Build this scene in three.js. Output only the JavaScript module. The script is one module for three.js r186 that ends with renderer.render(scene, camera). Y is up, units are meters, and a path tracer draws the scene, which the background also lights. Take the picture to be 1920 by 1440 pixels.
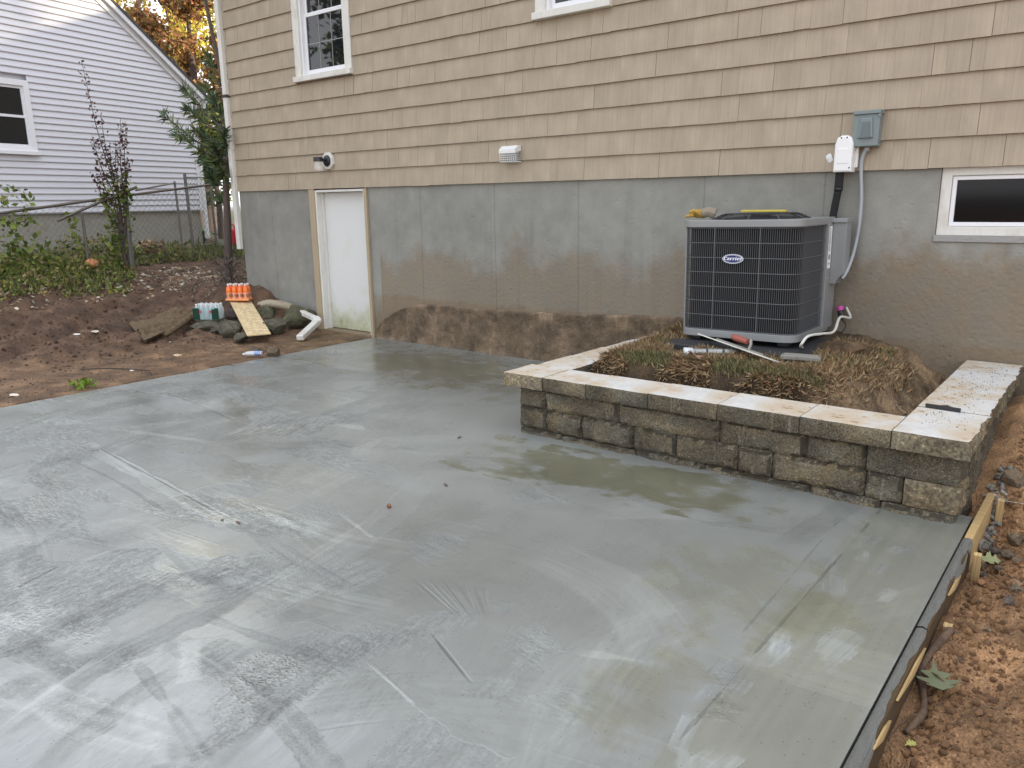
import * as THREE from 'three';
import { mergeGeometries, mergeVertices, toCreasedNormals } from 'three/addons/utils/BufferGeometryUtils.js';
import { RoundedBoxGeometry } from 'three/addons/geometries/RoundedBoxGeometry.js';

// ------------------------------------------------------------------ camera, sky, sun, exposure
const scene = new THREE.Scene();
const EYE = new THREE.Vector3(7.2468, 1.6, 6.3422), YAW = -0.6737, PITCH = 0.2309, ROLL = -0.0143, FOCAL = 1453.39;
const fwd = new THREE.Vector3(Math.sin(YAW) * Math.cos(PITCH), -Math.sin(PITCH), -Math.cos(YAW) * Math.cos(PITCH));
const rgt0 = new THREE.Vector3(Math.cos(YAW), 0, Math.sin(YAW)), up0 = new THREE.Vector3().crossVectors(rgt0, fwd);
const rgt = rgt0.clone().multiplyScalar(Math.cos(ROLL)).addScaledVector(up0, Math.sin(ROLL));
const upv = up0.clone().multiplyScalar(Math.cos(ROLL)).addScaledVector(rgt0, -Math.sin(ROLL));
const camera = new THREE.PerspectiveCamera(52.707, 4 / 3, 0.05, 400);
camera.position.copy(EYE);
camera.quaternion.setFromRotationMatrix(new THREE.Matrix4().makeBasis(rgt, upv, fwd.clone().negate()));
scene.add(camera);

const SUN_AZ = 0.42, SUN_EL = 0.355;   // from behind the house, over its roof, on to the neighbour's gable
const toSun = new THREE.Vector3(Math.cos(SUN_EL) * Math.cos(SUN_AZ), Math.sin(SUN_EL), -Math.cos(SUN_EL) * Math.sin(SUN_AZ));
const sun = new THREE.DirectionalLight(new THREE.Color(1.0, 0.86, 0.66), 4.2);
sun.position.copy(toSun).multiplyScalar(40); sun.target.position.set(0, 0, 0);
sun.castShadow = true; sun.shadow.radius = 3; sun.shadow.mapSize.set(2048, 2048);
Object.assign(sun.shadow.camera, { left: -25, right: 25, top: 25, bottom: -25, near: 1, far: 90 });
scene.add(sun, sun.target);

const renderer = new THREE.WebGLRenderer({ antialias: true });
renderer.toneMapping = THREE.LinearToneMapping;
renderer.toneMappingExposure = 1.92;
renderer.shadowMap.enabled = true;

// ------------------------------------------------------------------ numbers and noise
function rng(seed) { let a = seed >>> 0; return () => { a = (a + 0x6d2b79f5) | 0; let t = Math.imul(a ^ (a >>> 15), 1 | a); t = (t + Math.imul(t ^ (t >>> 7), 61 | t)) ^ t; return ((t ^ (t >>> 14)) >>> 0) / 4294967296; }; }
const hash2 = (x, y, s) => { let h = Math.imul(x, 374761393) + Math.imul(y, 668265263) + Math.imul(s, 974634777); h = Math.imul(h ^ (h >>> 13), 1274126177); return ((h ^ (h >>> 16)) >>> 0) / 4294967296; };
function vn(x, y, s = 0) {                                    // value noise, 0..1
  const xi = Math.floor(x), yi = Math.floor(y); let u = x - xi, v = y - yi;
  u = u * u * (3 - 2 * u); v = v * v * (3 - 2 * v);
  const a = hash2(xi, yi, s), b = hash2(xi + 1, yi, s), c = hash2(xi, yi + 1, s), d = hash2(xi + 1, yi + 1, s);
  return a + (b - a) * u + (c - a) * v + (a - b - c + d) * u * v;
}
function fbm(x, y, o = 4, s = 0) { let a = 0, w = 0.5, t = 0; for (let i = 0; i < o; i++) { a += w * vn(x, y, s + i * 17); t += w; w *= 0.5; x = x * 2.03 + 3.1; y = y * 2.03 + 1.7; } return a / t; }
function vnT(x, y, px, py, s) {                               // the same, repeating every px, py cells
  const xi = Math.floor(x), yi = Math.floor(y); let u = x - xi, v = y - yi;
  u = u * u * (3 - 2 * u); v = v * v * (3 - 2 * v);
  const m = (k, n) => ((k % n) + n) % n, x0 = m(xi, px), x1 = m(xi + 1, px), y0 = m(yi, py), y1 = m(yi + 1, py);
  const a = hash2(x0, y0, s), b = hash2(x1, y0, s), c = hash2(x0, y1, s), d = hash2(x1, y1, s);
  return a + (b - a) * u + (c - a) * v + (a - b - c + d) * u * v;
}
function fbmT(u, v, fx, fy, o, s) { let a = 0, w = 0.5, t = 0; for (let i = 0; i < o; i++) { a += w * vnT(u * fx, v * fy, fx, fy, s + i * 17); t += w; w *= 0.5; fx *= 2; fy *= 2; } return a / t; }
const clamp = (x, a = 0, b = 1) => Math.min(b, Math.max(a, x));
const sst = (a, b, x) => { const t = clamp((x - a) / (b - a)); return t * t * (3 - 2 * t); };
const lerp = (a, b, t) => a + (b - a) * t;
const V = (x, y, z) => new THREE.Vector3(x, y, z);
// a direction through a pixel of the photograph, cut by the plane axis = value
function at(px, py, axis, value) {
  const d = fwd.clone().addScaledVector(rgt, (px - 960) / FOCAL).addScaledVector(upv, (720 - py) / FOCAL);
  return EYE.clone().addScaledVector(d, (value - EYE[axis]) / d[axis]);
}

// ------------------------------------------------------------------ sky: bright thin overcast
{
  const W = 1024, H = 512, d = new Float32Array(W * H * 4);
  for (let j = 0; j < H; j++) for (let i = 0; i < W; i++) {
    const el = ((j + 0.5) / H - 0.5) * Math.PI, az = (i + 0.5) / W * Math.PI * 2;
    const e = Math.max(0, Math.sin(el)), cx = Math.cos(az) * Math.cos(el) / (0.25 + e), cy = Math.sin(az) * Math.cos(el) / (0.25 + e);
    const cl = sst(0.38, 0.66, fbm(cx * 1.5 + 40, cy * 1.5 + 40, 5, 5));
    const k = Math.pow(1 - e, 2.2), o = (j * W + i) * 4;
    const b = [lerp(0.84, 0.91, k), lerp(0.91, 0.92, k), lerp(1.06, 0.96, k)], w = [1.20, 1.20, 1.23];
    for (let c = 0; c < 3; c++) d[o + c] = el < 0 ? [0.20, 0.19, 0.17][c] : lerp(b[c], w[c], cl * 0.8);
    d[o + 3] = 1;
  }
  const t = new THREE.DataTexture(d, W, H, THREE.RGBAFormat, THREE.FloatType);
  t.mapping = THREE.EquirectangularReflectionMapping; t.magFilter = THREE.LinearFilter; t.needsUpdate = true;
  scene.background = t; scene.environment = t;
}

// ------------------------------------------------------------------ textures and materials
function tex(w, h, f, srgb = true) {
  const d = new Uint8Array(w * h * 4);
  for (let j = 0; j < h; j++) for (let i = 0; i < w; i++) { const c = f((i + 0.5) / w, (j + 0.5) / h, i, j), o = (j * w + i) * 4; d[o] = clamp(c[0], 0, 255); d[o + 1] = clamp(c[1], 0, 255); d[o + 2] = clamp(c[2], 0, 255); d[o + 3] = 255; }
  return dt(d, w, h, srgb);
}
function dt(d, w, h, srgb) {
  const t = new THREE.DataTexture(d, w, h, THREE.RGBAFormat); t.wrapS = t.wrapT = THREE.RepeatWrapping;
  t.magFilter = THREE.LinearFilter; t.minFilter = THREE.LinearMipmapLinearFilter; t.generateMipmaps = true;
  if (srgb) t.colorSpace = THREE.SRGBColorSpace; t.needsUpdate = true; return t;
}
const rep = (t, x, y = x) => { const c = t.clone(); c.repeat.set(1 / x, 1 / y); c.needsUpdate = true; return c; };
const mat = (color, roughness = 0.8, o = {}) => new THREE.MeshStandardMaterial({ color, roughness, ...o });
const phys = (color, roughness, o = {}) => new THREE.MeshPhysicalMaterial({ color, roughness, ...o });
const lin = (r, g, b) => new THREE.Color().setRGB(r, g, b);
function canvasTex(w, h, draw) {
  const c = document.createElement('canvas'); c.width = w; c.height = h; draw(c.getContext('2d'), w, h);
  const t = new THREE.CanvasTexture(c); t.colorSpace = THREE.SRGBColorSpace; t.magFilter = THREE.LinearFilter; return t;
}

// ------------------------------------------------------------------ geometry helpers
function uvBox(g) {                                            // uv in metres from the larger component of the normal
  const p = g.attributes.position, n = g.attributes.normal, uv = new Float32Array(p.count * 2);
  for (let i = 0; i < p.count; i++) {
    const ax = Math.abs(n.getX(i)), ay = Math.abs(n.getY(i)), az = Math.abs(n.getZ(i));
    if (ay >= ax && ay >= az) { uv[2 * i] = p.getX(i); uv[2 * i + 1] = p.getZ(i); }
    else if (ax >= az) { uv[2 * i] = p.getZ(i); uv[2 * i + 1] = p.getY(i); }
    else { uv[2 * i] = p.getX(i); uv[2 * i + 1] = p.getY(i); }
  }
  g.setAttribute('uv', new THREE.BufferAttribute(uv, 2)); return g;
}
const plainGeo = (g) => { const q = g.index ? g.toNonIndexed() : g; for (const k of Object.keys(q.attributes)) if (!['position', 'normal', 'uv'].includes(k)) q.deleteAttribute(k); return q; };
const join = (...gs) => mergeGeometries(gs.flat().map(plainGeo));
function box(x0, x1, y0, y1, z0, z1, r = 0) {
  const w = x1 - x0, h = y1 - y0, d = z1 - z0;
  const g = r ? new RoundedBoxGeometry(w, h, d, 2, Math.min(r, w / 2.1, h / 2.1, d / 2.1)) : new THREE.BoxGeometry(w, h, d);
  return uvBox(g.translate((x0 + x1) / 2, (y0 + y1) / 2, (z0 + z1) / 2));
}
function tube(pts, r, o = {}) {                                // a tapered tube through points; r number or function of 0..1
  const c = pts.length > 2 && !o.straight ? new THREE.CatmullRomCurve3(pts, false, 'centripetal') : (() => { const q = new THREE.CurvePath(); for (let i = 0; i + 1 < pts.length; i++) q.add(new THREE.LineCurve3(pts[i], pts[i + 1])); return q; })();
  const n = o.n ?? (pts.length > 2 ? pts.length * 5 : 1), k = o.k ?? 8, rad = typeof r === 'function' ? r : () => r;
  const pos = [], uv = [], idx = []; let nn = null, prev = null, L = 0;
  for (let i = 0; i <= n; i++) {
    const p = o.straight ? pts[i] : c.getPoint(i / n), t = o.straight ? pts[Math.min(i + 1, n)].clone().sub(pts[Math.max(i - 1, 0)]).normalize() : c.getTangent(i / n);
    if (!nn) nn = Math.abs(t.y) > 0.9 ? V(1, 0, 0) : V(0, 1, 0);
    const b = V().crossVectors(t, nn).normalize(); nn = V().crossVectors(b, t).normalize();
    if (prev) L += prev.distanceTo(p); prev = p;
    const R = rad(i / n);
    for (let j = 0; j <= k; j++) { const a = j / k * Math.PI * 2; pos.push(p.x + (b.x * Math.cos(a) + nn.x * Math.sin(a)) * R, p.y + (b.y * Math.cos(a) + nn.y * Math.sin(a)) * R, p.z + (b.z * Math.cos(a) + nn.z * Math.sin(a)) * R); uv.push(j / k * R * 6.3, L); }
  }
  for (let i = 0; i < n; i++) for (let j = 0; j < k; j++) { const a = i * (k + 1) + j, b = a + k + 1; idx.push(a, b, a + 1, b, b + 1, a + 1); }
  for (const [row, f] of [[0, 1], [n, 0]]) { const c0 = pos.length / 3, o0 = row * (k + 1); let x = 0, y = 0, z = 0; for (let j = 0; j < k; j++) { x += pos[(o0 + j) * 3]; y += pos[(o0 + j) * 3 + 1]; z += pos[(o0 + j) * 3 + 2]; } pos.push(x / k, y / k, z / k); uv.push(0, 0); for (let j = 0; j < k; j++) f ? idx.push(c0, o0 + j, o0 + j + 1) : idx.push(c0, o0 + j + 1, o0 + j); }
  const g = new THREE.BufferGeometry(); g.setAttribute('position', new THREE.Float32BufferAttribute(pos, 3)); g.setAttribute('uv', new THREE.Float32BufferAttribute(uv, 2)); g.setIndex(idx); g.computeVertexNormals(); return g;
}
const extrude = (pts, depth, bevel = 0, holes = []) => {       // outline in x, y, pushed along +z
  const mk = (P, s) => { P.forEach(([x, y], i) => (i ? s.lineTo(x, y) : s.moveTo(x, y))); s.closePath(); return s; };
  const s = mk(pts, new THREE.Shape()); for (const h of holes) s.holes.push(mk(h, new THREE.Path()));
  return new THREE.ExtrudeGeometry(s, { depth, bevelEnabled: bevel > 0, bevelSize: bevel, bevelThickness: bevel, bevelSegments: 2, bevelOffset: -bevel, curveSegments: 24 });
};
function roundRect(x0, x1, y0, y1, r, n = 8) {
  const o = []; for (const [cx, cy, a0] of [[x1 - r, y0 + r, -Math.PI / 2], [x1 - r, y1 - r, 0], [x0 + r, y1 - r, Math.PI / 2], [x0 + r, y0 + r, Math.PI]]) for (let i = 0; i <= n; i++) { const a = a0 + i / n * Math.PI / 2; o.push([cx + Math.cos(a) * r, cy + Math.sin(a) * r]); }
  return o;
}
// ------------------------------------------------------------------ objects
const taken = new Map();
function numbered(n) { const k = taken.get(n) ?? 0; taken.set(n, k + 1); return k ? n + '_' + String(k).padStart(3, '0') : n; }
function add(parent, name, g, m, o = {}) {
  const x = new THREE.Mesh(g, m); x.name = name; x.castShadow = x.receiveShadow = true; if (o.label) x.userData.label = o.label; if (o.kind) x.userData.kind = o.kind; parent.add(x); return x;
}
function tag(o, label, category, group) { o.userData.label = label; o.userData.category = category; if (group) o.userData.group = group; return o; }
function thing(name, label, category, pos = [0, 0, 0], group) { const g = new THREE.Group(); g.name = numbered(name); g.position.set(...pos); scene.add(g); return tag(g, label, category, group); }
function single(name, label, category, g, m, group) { const x = add(scene, numbered(name), g, m); return tag(x, label, category, group); }
function struct(name, g, m, label) { const x = add(scene, numbered(name), g, m); x.userData.kind = 'structure'; x.userData.label = label; return x; }
function stuff(name, o, label, category) { o.name = numbered(name); o.castShadow = o.receiveShadow = true; o.userData = { kind: 'stuff', label, category }; scene.add(o); return o; }
function leafCloud(place, n, opt) {                            // many small leaf faces in one geometry with vertex colours
  const R = rng(opt.seed ?? 1), pos = new Float32Array(n * 12), col = new Float32Array(n * 12), idx = new Uint32Array(n * 6), a = V(), b = V(), c = V();
  for (let i = 0; i < n; i++) {
    const p = place(R), s = opt.size * (0.6 + 0.8 * R()), asp = opt.aspect ?? 0.6;
    a.set(R() - 0.5, (R() - 0.5) * (opt.flat ?? 1), R() - 0.5).normalize(); b.set(R() - 0.5, R() - 0.5, R() - 0.5).cross(a).normalize();
    if (opt.dir) { opt.dir(p, a, R); b.cross(a).normalize(); }
    c.crossVectors(a, b).multiplyScalar(s * 0.12);
    const C = opt.colors[Math.floor(R() * opt.colors.length)], v = 0.75 + 0.5 * R();
    const q = [[-1, 0, 0], [0, -asp, 1], [1, 0, 0], [0, asp, 1]];
    for (let k = 0; k < 4; k++) for (let e = 0; e < 3; e++) { pos[i * 12 + k * 3 + e] = p.getComponent(e) + a.getComponent(e) * q[k][0] * s / 2 + b.getComponent(e) * q[k][1] * s / 2 + c.getComponent(e) * q[k][2]; col[i * 12 + k * 3 + e] = C[e] * v; }
    idx.set([i * 4, i * 4 + 1, i * 4 + 2, i * 4, i * 4 + 2, i * 4 + 3], i * 6);
  }
  const g = new THREE.BufferGeometry(); g.setAttribute('position', new THREE.BufferAttribute(pos, 3)); g.setAttribute('color', new THREE.BufferAttribute(col, 3)); g.setIndex(new THREE.BufferAttribute(idx, 1)); g.computeVertexNormals(); return g;
}
const leafMat = phys(0xffffff, 0.75, { vertexColors: true, transmission: 0.3, thickness: 0, side: THREE.DoubleSide, specularIntensity: 0.4 });
const bladeMat = mat(0xffffff, 0.85, { vertexColors: true, side: THREE.DoubleSide });
function rockGeo(sx, sy, sz, seed, rough = 0.28, det = 3) {    // an irregular stone, base at y = 0
  const g = mergeVertices(new THREE.IcosahedronGeometry(1, det > 2 ? 5 : det).deleteAttribute('uv').deleteAttribute('normal')), p = g.attributes.position, R = rng(seed), cuts = [];
  for (let i = 0; i < 12; i++) cuts.push([V(R() - 0.5, R() - 0.5, R() - 0.5).normalize(), 0.5 + R() * 0.32]);
  for (let i = 0; i < p.count; i++) {
    const v = V().fromBufferAttribute(p, i);
    for (const [n, d] of cuts) { const t = v.dot(n) - d; if (t > 0) v.addScaledVector(n, -t * 0.92); }
    v.multiplyScalar(1 + rough * (fbm(v.x * 2 + seed, v.y * 2 + v.z * 1.7, 3, seed) - 0.5) + 0.10 * (fbm(v.x * 9 + seed + v.z * 3, v.y * 9 - v.z * 7, 3, seed + 9) - 0.5));
    p.setXYZ(i, v.x * sx / 1.7, v.y * sy / 1.7, v.z * sz / 1.7);
  }
  g.computeBoundingBox(); const bb = g.boundingBox; g.translate(0, -bb.min.y, 0).scale(sx / (bb.max.x - bb.min.x), sy / (bb.max.y - bb.min.y), sz / (bb.max.z - bb.min.z));
  return uvBox(toCreasedNormals(g, 0.45));
}

// ================================================================== GROUND
function groundY(x, z) {
  if (x > 6.79) {
    let y = lerp(-0.058, 0.0, sst(6.86, 7.5, x)) - 0.06 * sst(0.5, 0.62, fbm(z * 2.2, 4, 2, 6)) * sst(7.1, 6.88, x) + 0.05 * sst(7.6, 9, x);
    y += (0.34 + 0.1 * sst(6.9, 7.6, x)) * sst(2.0, 0.5, z) - 0.05 * sst(2.7, 2.3, z) * sst(1.5, 2.0, z);
    return y - 0.06 * sst(2.6, 3.6, z) * sst(7.3, 6.95, x) + 0.06 * sst(1.2, -0.2, z) * sst(6.9, 7.3, x);
  }
  if (x > 0.12) return -0.26;
  if (x > 0.02) return lerp(-0.26, -0.012, (0.12 - x) / 0.1);
  let y = -0.012 + 0.11 * sst(-0.2, -3.2, x) + 0.56 * sst(-2.8, -5.5, x) + 0.12 * sst(-5.4, -8.5, x);
  const b = 0.50 * sst(0.95, -0.05, z) * sst(-1.2, -2.35, x);
  y = Math.max(y, b) + 0.03 * Math.exp(-Math.pow((y - b) / 0.1, 2)) * sst(0, 0.1, b);
  return y;
}
function groundBump(x, z) {
  if (x > 6.79) { const c = fbm(x * 3.5, z * 3.5, 3, 7) - 0.5, d = fbm(x * 16, z * 16, 3, 8) - 0.5, e = Math.abs(fbm(x * 34, z * 34, 2, 9) - 0.5); return (c * 0.10 + d * 0.06 + e * 0.04) * sst(6.79, 6.9, x); }
  if (x > 0.1) return 0;
  const c = x * 0.77 - z * 0.64, a = x * 0.64 + z * 0.77;
  const rut = (fbm(c * 4.2 + fbm(a * 0.9, c, 2, 4) * 1.2, a * 0.7, 3, 3) - 0.5) * 0.34 * sst(-0.9, -2.2, x) * sst(0.2, 1.0, z);
  const cl = (fbm(x * 9, z * 9, 3, 11) - 0.5) * 0.05 + (fbm(x * 24, z * 24, 2, 12) - 0.5) * 0.028;
  return (rut + cl * lerp(0.5, 1.3, sst(-0.6, -2.4, x))) * sst(0.04, -0.25, x);
}
const gY = (x, z) => groundY(x, z) + groundBump(x, z);
const soilTex = tex(512, 512, (u, v) => { const a = fbmT(u, v, 6, 6, 6, 21), b = vnT(u * 128, v * 128, 128, 128, 22), c = vnT(u * 256, v * 256, 256, 256, 23), s = 206 + 120 * (a - 0.5) + 46 * (b - 0.5) + 44 * (c - 0.5) + (b > 0.93 ? 30 : 0); return [s, s * 0.985, s * 0.96]; });
const soilBump = tex(512, 512, (u, v) => { const a = fbmT(u, v, 10, 10, 6, 31), b = vnT(u * 128, v * 128, 128, 128, 32), s = 255 * (0.7 * a + 0.3 * b * b); return [s, s, s]; }, false);
const soilMat = mat(0xffffff, 0.95, { map: rep(soilTex, 0.9), bumpMap: rep(soilBump, 0.6), bumpScale: 0.022, vertexColors: true });
{
  const line = (segs) => { const o = [segs[0][0]]; for (const [a, b, n] of segs) for (let i = 1; i <= n; i++) o.push(a + (b - a) * i / n); return o; };
  const X = line([[-90, -20, 5], [-20, -8, 8], [-8, 0.0, 235], [0.0, 0.14, 4], [0.14, 6.79, 6], [6.79, 8.1, 84], [8.1, 12, 8], [12, 90, 6]]);
  const Z = line([[-90, -12, 6], [-12, -2.6, 12], [-2.6, 5.4, 250], [5.4, 9, 12], [9, 90, 6]]);
  const nx = X.length, nz = Z.length, pos = new Float32Array(nx * nz * 3), col = new Float32Array(nx * nz * 3), uv = new Float32Array(nx * nz * 2), idx = [];
  for (let j = 0; j < nz; j++) for (let i = 0; i < nx; i++) {
    const x = X[i], z = Z[j], o = j * nx + i;
    pos.set([x, gY(x, z), z], o * 3); uv.set([x, z], o * 2);
    const n1 = fbm(x * 1.3, z * 1.3, 4, 41), n2 = fbm(x * 5, z * 5, 3, 42);
    let c;
    if (x > 6.7) { c = [0.60, 0.355, 0.18]; const k = 0.60 + 0.75 * n2, t = sst(0.42, 0.62, n1); c = c.map((q, e) => lerp(q * k, [0.42, 0.24, 0.12][e] * k, t)); }
    else {
      const k = 0.55 + 0.9 * n2, t = sst(-0.7, -2.6, x + (n1 - 0.5) * 2);
      c = [lerp(0.27, 0.175, t), lerp(0.168, 0.105, t), lerp(0.098, 0.066, t)].map((q) => q * k);
      const near = sst(-1.3, -0.35, x) * sst(1.6, 0.6, z); c = c.map((q, e) => lerp(q, [0.27, 0.18, 0.095][e] * k, near));   // sandier fill by the door
      const gr = sst(-4.6, -5.4, x + (n1 - 0.5) * 1.4 + 0.9 * sst(1.0, 0.2, z)) + sst(-1.5, -3, z); if (gr > 0) c = c.map((q, e) => lerp(q, [0.09, 0.095, 0.035][e] * (0.6 + 0.8 * n2), clamp(gr)));
    }
    col.set(c, o * 3);
    if (i && j) { const a = o - nx - 1, b = o - nx, d = o - 1; idx.push(a, d, b, b, d, o); }
  }
  const g = new THREE.BufferGeometry(); g.setAttribute('position', new THREE.BufferAttribute(pos, 3)); g.setAttribute('color', new THREE.BufferAttribute(col, 3)); g.setAttribute('uv', new THREE.BufferAttribute(uv, 2)); g.setIndex(idx); g.computeVertexNormals();
  struct('ground', g, soilMat, 'bare brown churned soil around the patio, turning to weeds by the fence');
}

// ================================================================== CONCRETE SLAB
{
  const N = 2048, L = 7, T = new Float32Array(N * N), R = new Float32Array(N * N), B = new Float32Array(N * N), G = new Float32Array(N * N);
  for (let j = 0; j < N; j++) for (let i = 0; i < N; i++) {
    const x = (i + 0.5) / N * L, z = L - (j + 0.5) / N * L, o = j * N + i;
    const a = fbm(x * 0.8 + 3, z * 0.8, 3, 51), b = fbm(x * 6 + z * 2, z * 5 - x * 2, 3, 52), f = hash2(i, j, 53);
    T[o] = (a - 0.5) * 0.10 + (b - 0.5) * 0.05 + (f - 0.5) * 0.022; R[o] = 0.30 + (a - 0.5) * 0.12 + (b - 0.5) * 0.10; B[o] = (fbm(x * 1.6, z * 1.6, 2, 54) - 0.5) * 3.0 + (b - 0.5) * 0.5 + (f - 0.5) * 0.05; G[o] = 0;
  }
  // one pass of a tool: centre, heading, length, width, curvature, strength of each effect
  function pass(cx, cz, ang, len, wid, cur, e) {
    const ca = Math.cos(ang), sa = Math.sin(ang), r = len / 2 + wid, i0 = Math.max(0, Math.floor((cx - r) / L * N)), i1 = Math.min(N - 1, Math.ceil((cx + r) / L * N)), j0 = Math.max(0, Math.floor((L - cz - r) / L * N)), j1 = Math.min(N - 1, Math.ceil((L - cz + r) / L * N)), sd = Math.floor(cx * 977 + cz * 313 + ang * 71) & 1023;
    for (let j = j0; j <= j1; j++) for (let i = i0; i <= i1; i++) {
      const dx = (i + 0.5) / N * L - cx, dz = L - (j + 0.5) / N * L - cz; let s = dx * ca + dz * sa, t = -dx * sa + dz * ca - cur * s * s;
      if (Math.abs(s) > len / 2 || Math.abs(t) > wid / 2) continue;
      const edge = e.rag ?? 0.12, w1 = (fbm(s * 7, t * 11, 4, sd) - 0.5) * edge, ms = sst(0.5, 0.5 - (e.soft ?? 0.15), Math.abs(s) / len + w1 * 0.6), mt = sst(0.5, 0.5 - (e.softT ?? 0.06), Math.abs(t) / wid + w1), m = ms * mt;
      if (m <= 0) continue;
      const o = j * N + i, st = vn(s * (e.sf ?? 4), t * (e.tf ?? 160), sd + 3) - 0.5, fi = vn(s * 150, t * 230, sd + 5) - 0.5;
      R[o] = e.R === undefined ? R[o] + m * (e.dR ?? 0) : lerp(R[o], e.R, m * (e.k ?? 0.85));
      T[o] += m * ((e.T ?? 0) + st * (e.stT ?? 0.02) + fi * (e.fiT ?? 0));
      B[o] += m * ((e.B ?? 0) + st * (e.st ?? 0.25) + fi * (e.fi ?? 0)) + (e.lip ?? 0) * ms * Math.exp(-Math.pow((Math.abs(t) / wid - 0.46) / 0.018, 2));
      if (e.G) G[o] += m * e.G;
    }
  }
  const rnd = rng(4242), P = (px, py) => at(px, py, 'y', 0);
  for (let q = 0; q < 130; q++) {                              // overlapping hand trowel sweeps everywhere
    const rough = rnd() < 0.3;
    pass(rnd() * 6.8, rnd() * 6, rnd() * 6.28, 0.9 + rnd() * 1.6, 0.14 + rnd() * 0.24, (rnd() - 0.5) * 1.1, { dR: (rough ? 0.12 : -0.06) * rnd(), T: (rnd() - 0.5) * 0.06, st: 0.2, stT: 0.024, tf: 70, lip: (rnd() - 0.3) * 0.55, softT: 0.08, soft: 0.35, rag: 0.2 });
  }
  const seg = (ax, ay, bx, by, w, e, cur = 0) => { const a = P(ax, ay), b = P(bx, by); pass((a.x + b.x) / 2, (a.z + b.z) / 2, Math.atan2(b.z - a.z, b.x - a.x), a.distanceTo(b), w, cur, e); };
  { // left and front: torn, dragged paste. Streaks follow the long sweeps of the float
    const a = P(0, 1330), b = P(420, 1100), th = Math.atan2(b.z - a.z, b.x - a.x), c2 = P(60, 850), d2 = P(440, 990), th2 = Math.atan2(d2.z - c2.z, d2.x - c2.x);
    for (let j = 0; j < N; j++) for (let i = 0; i < N; i++) {
      const x = (i + 0.5) / N * L, z = L - (j + 0.5) / N * L, o = j * N + i, wn = fbm(x * 0.9, z * 0.9, 3, 401) - 0.5;
      const M = sst(-0.5, 0.9, (z - 2.5) * 0.55 + (4.6 - x) * 0.36 + wn * 1.4 - 0.35); if (M <= 0) continue;
      const k = fbm(x * 0.75 + 9, z * 0.75, 3, 402) + 0.06 * (fbm(x * 4, z * 4, 3, 409) - 0.5) > 0.5 + 0.1 * sst(2, 5, z), T0 = k ? th2 : th, ca = Math.cos(T0), sa = Math.sin(T0), wx = x + 0.10 * (fbm(x * 2, z * 2, 2, 403) - 0.5), wz = z + 0.10 * (fbm(x * 2, z * 2, 2, 404) - 0.5), s = wx * ca + wz * sa, t = -wx * sa + wz * ca;
      const big = fbm(s * 0.85 + (k ? 40 : 0), t * 2.9, 5, 405), fine = vn(s * 26, t * 110, 406) - 0.5, grain = vn(x * 170, z * 170, 407) - 0.5, g2 = vn(x * 70, z * 70, 408) - 0.5;
      const r = sst(0.53, 0.60, big + 0.05 * fine) * M, g = sst(0.44, 0.36, big + 0.05 * fine) * M;
      R[o] = lerp(lerp(R[o], 0.62, r), 0.12, g * 0.8); T[o] += M * (r * (-0.05 + 0.11 * fine + 0.13 * grain + 0.05 * g2) + g * (0.03 + 0.03 * fine) + (1 - r) * 0.025 * fine); B[o] += M * (r * (0.9 * fine + 1.2 * grain + 0.5 * g2 - 0.4) + g * 0.6 + (1 - r) * 0.15 * fine);
    }
  }
  for (let q = 0; q < 30; q++) {                               // heavier drags of the float on the open left side
    const px = rnd() * 640, py = 780 + rnd() * 600, p = P(px, py), a = (rnd() < 0.6 ? Math.atan2(P(400, 1100).z - P(0, 1330).z, P(400, 1100).x - P(0, 1330).x) : Math.atan2(P(440, 990).z - P(60, 850).z, P(440, 990).x - P(60, 850).x)) + (rnd() - 0.5) * 0.5, slick = rnd() < 0.5;
    pass(p.x, p.z, a, 0.5 + rnd() * 1.1, 0.05 + rnd() * 0.16, (rnd() - 0.5) * 0.7, { R: slick ? 0.09 : 0.5, k: 0.7, T: slick ? 0.035 : -0.035, st: 0.5, stT: 0.07, tf: 60, sf: 3, lip: 0.8 * rnd(), softT: 0.1, soft: 0.3, rag: 0.7, fi: slick ? 0 : 0.8, fiT: slick ? 0 : 0.06 });
  }
  const rough = { R: 0.6, T: -0.03, fi: 1.6, fiT: 0.09, st: 0.8, stT: 0.06, tf: 90, sf: 8, rag: 1.1, softT: 0.2, soft: 0.4 }, sheen = { R: 0.10, T: 0.05, st: 0.1, stT: 0.03, rag: 0.9, softT: 0.2, soft: 0.35 };
  for (const [a, b, c, d, w] of [[400, 905, 470, 935, 0.4], [330, 1090, 520, 1060, 0.5], [420, 1120, 600, 1040, 0.6], [60, 1180, 130, 1210, 0.32], [150, 1260, 260, 1190, 0.42], [0, 1330, 120, 1250, 0.4], [100, 1370, 210, 1310, 0.3], [360, 1275, 460, 1210, 0.26], [470, 1235, 560, 1275, 0.2], [560, 1100, 700, 1040, 0.45], [620, 1180, 720, 1230, 0.36], [520, 960, 640, 1000, 0.5], [960, 1180, 1060, 1240, 0.3], [470, 760, 560, 800, 0.4], [780, 1000, 860, 1040, 0.35], [1290, 1280, 1420, 1300, 0.35], [950, 900, 1060, 960, 0.3]]) seg(a, b, c, d, w, rough);
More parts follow.
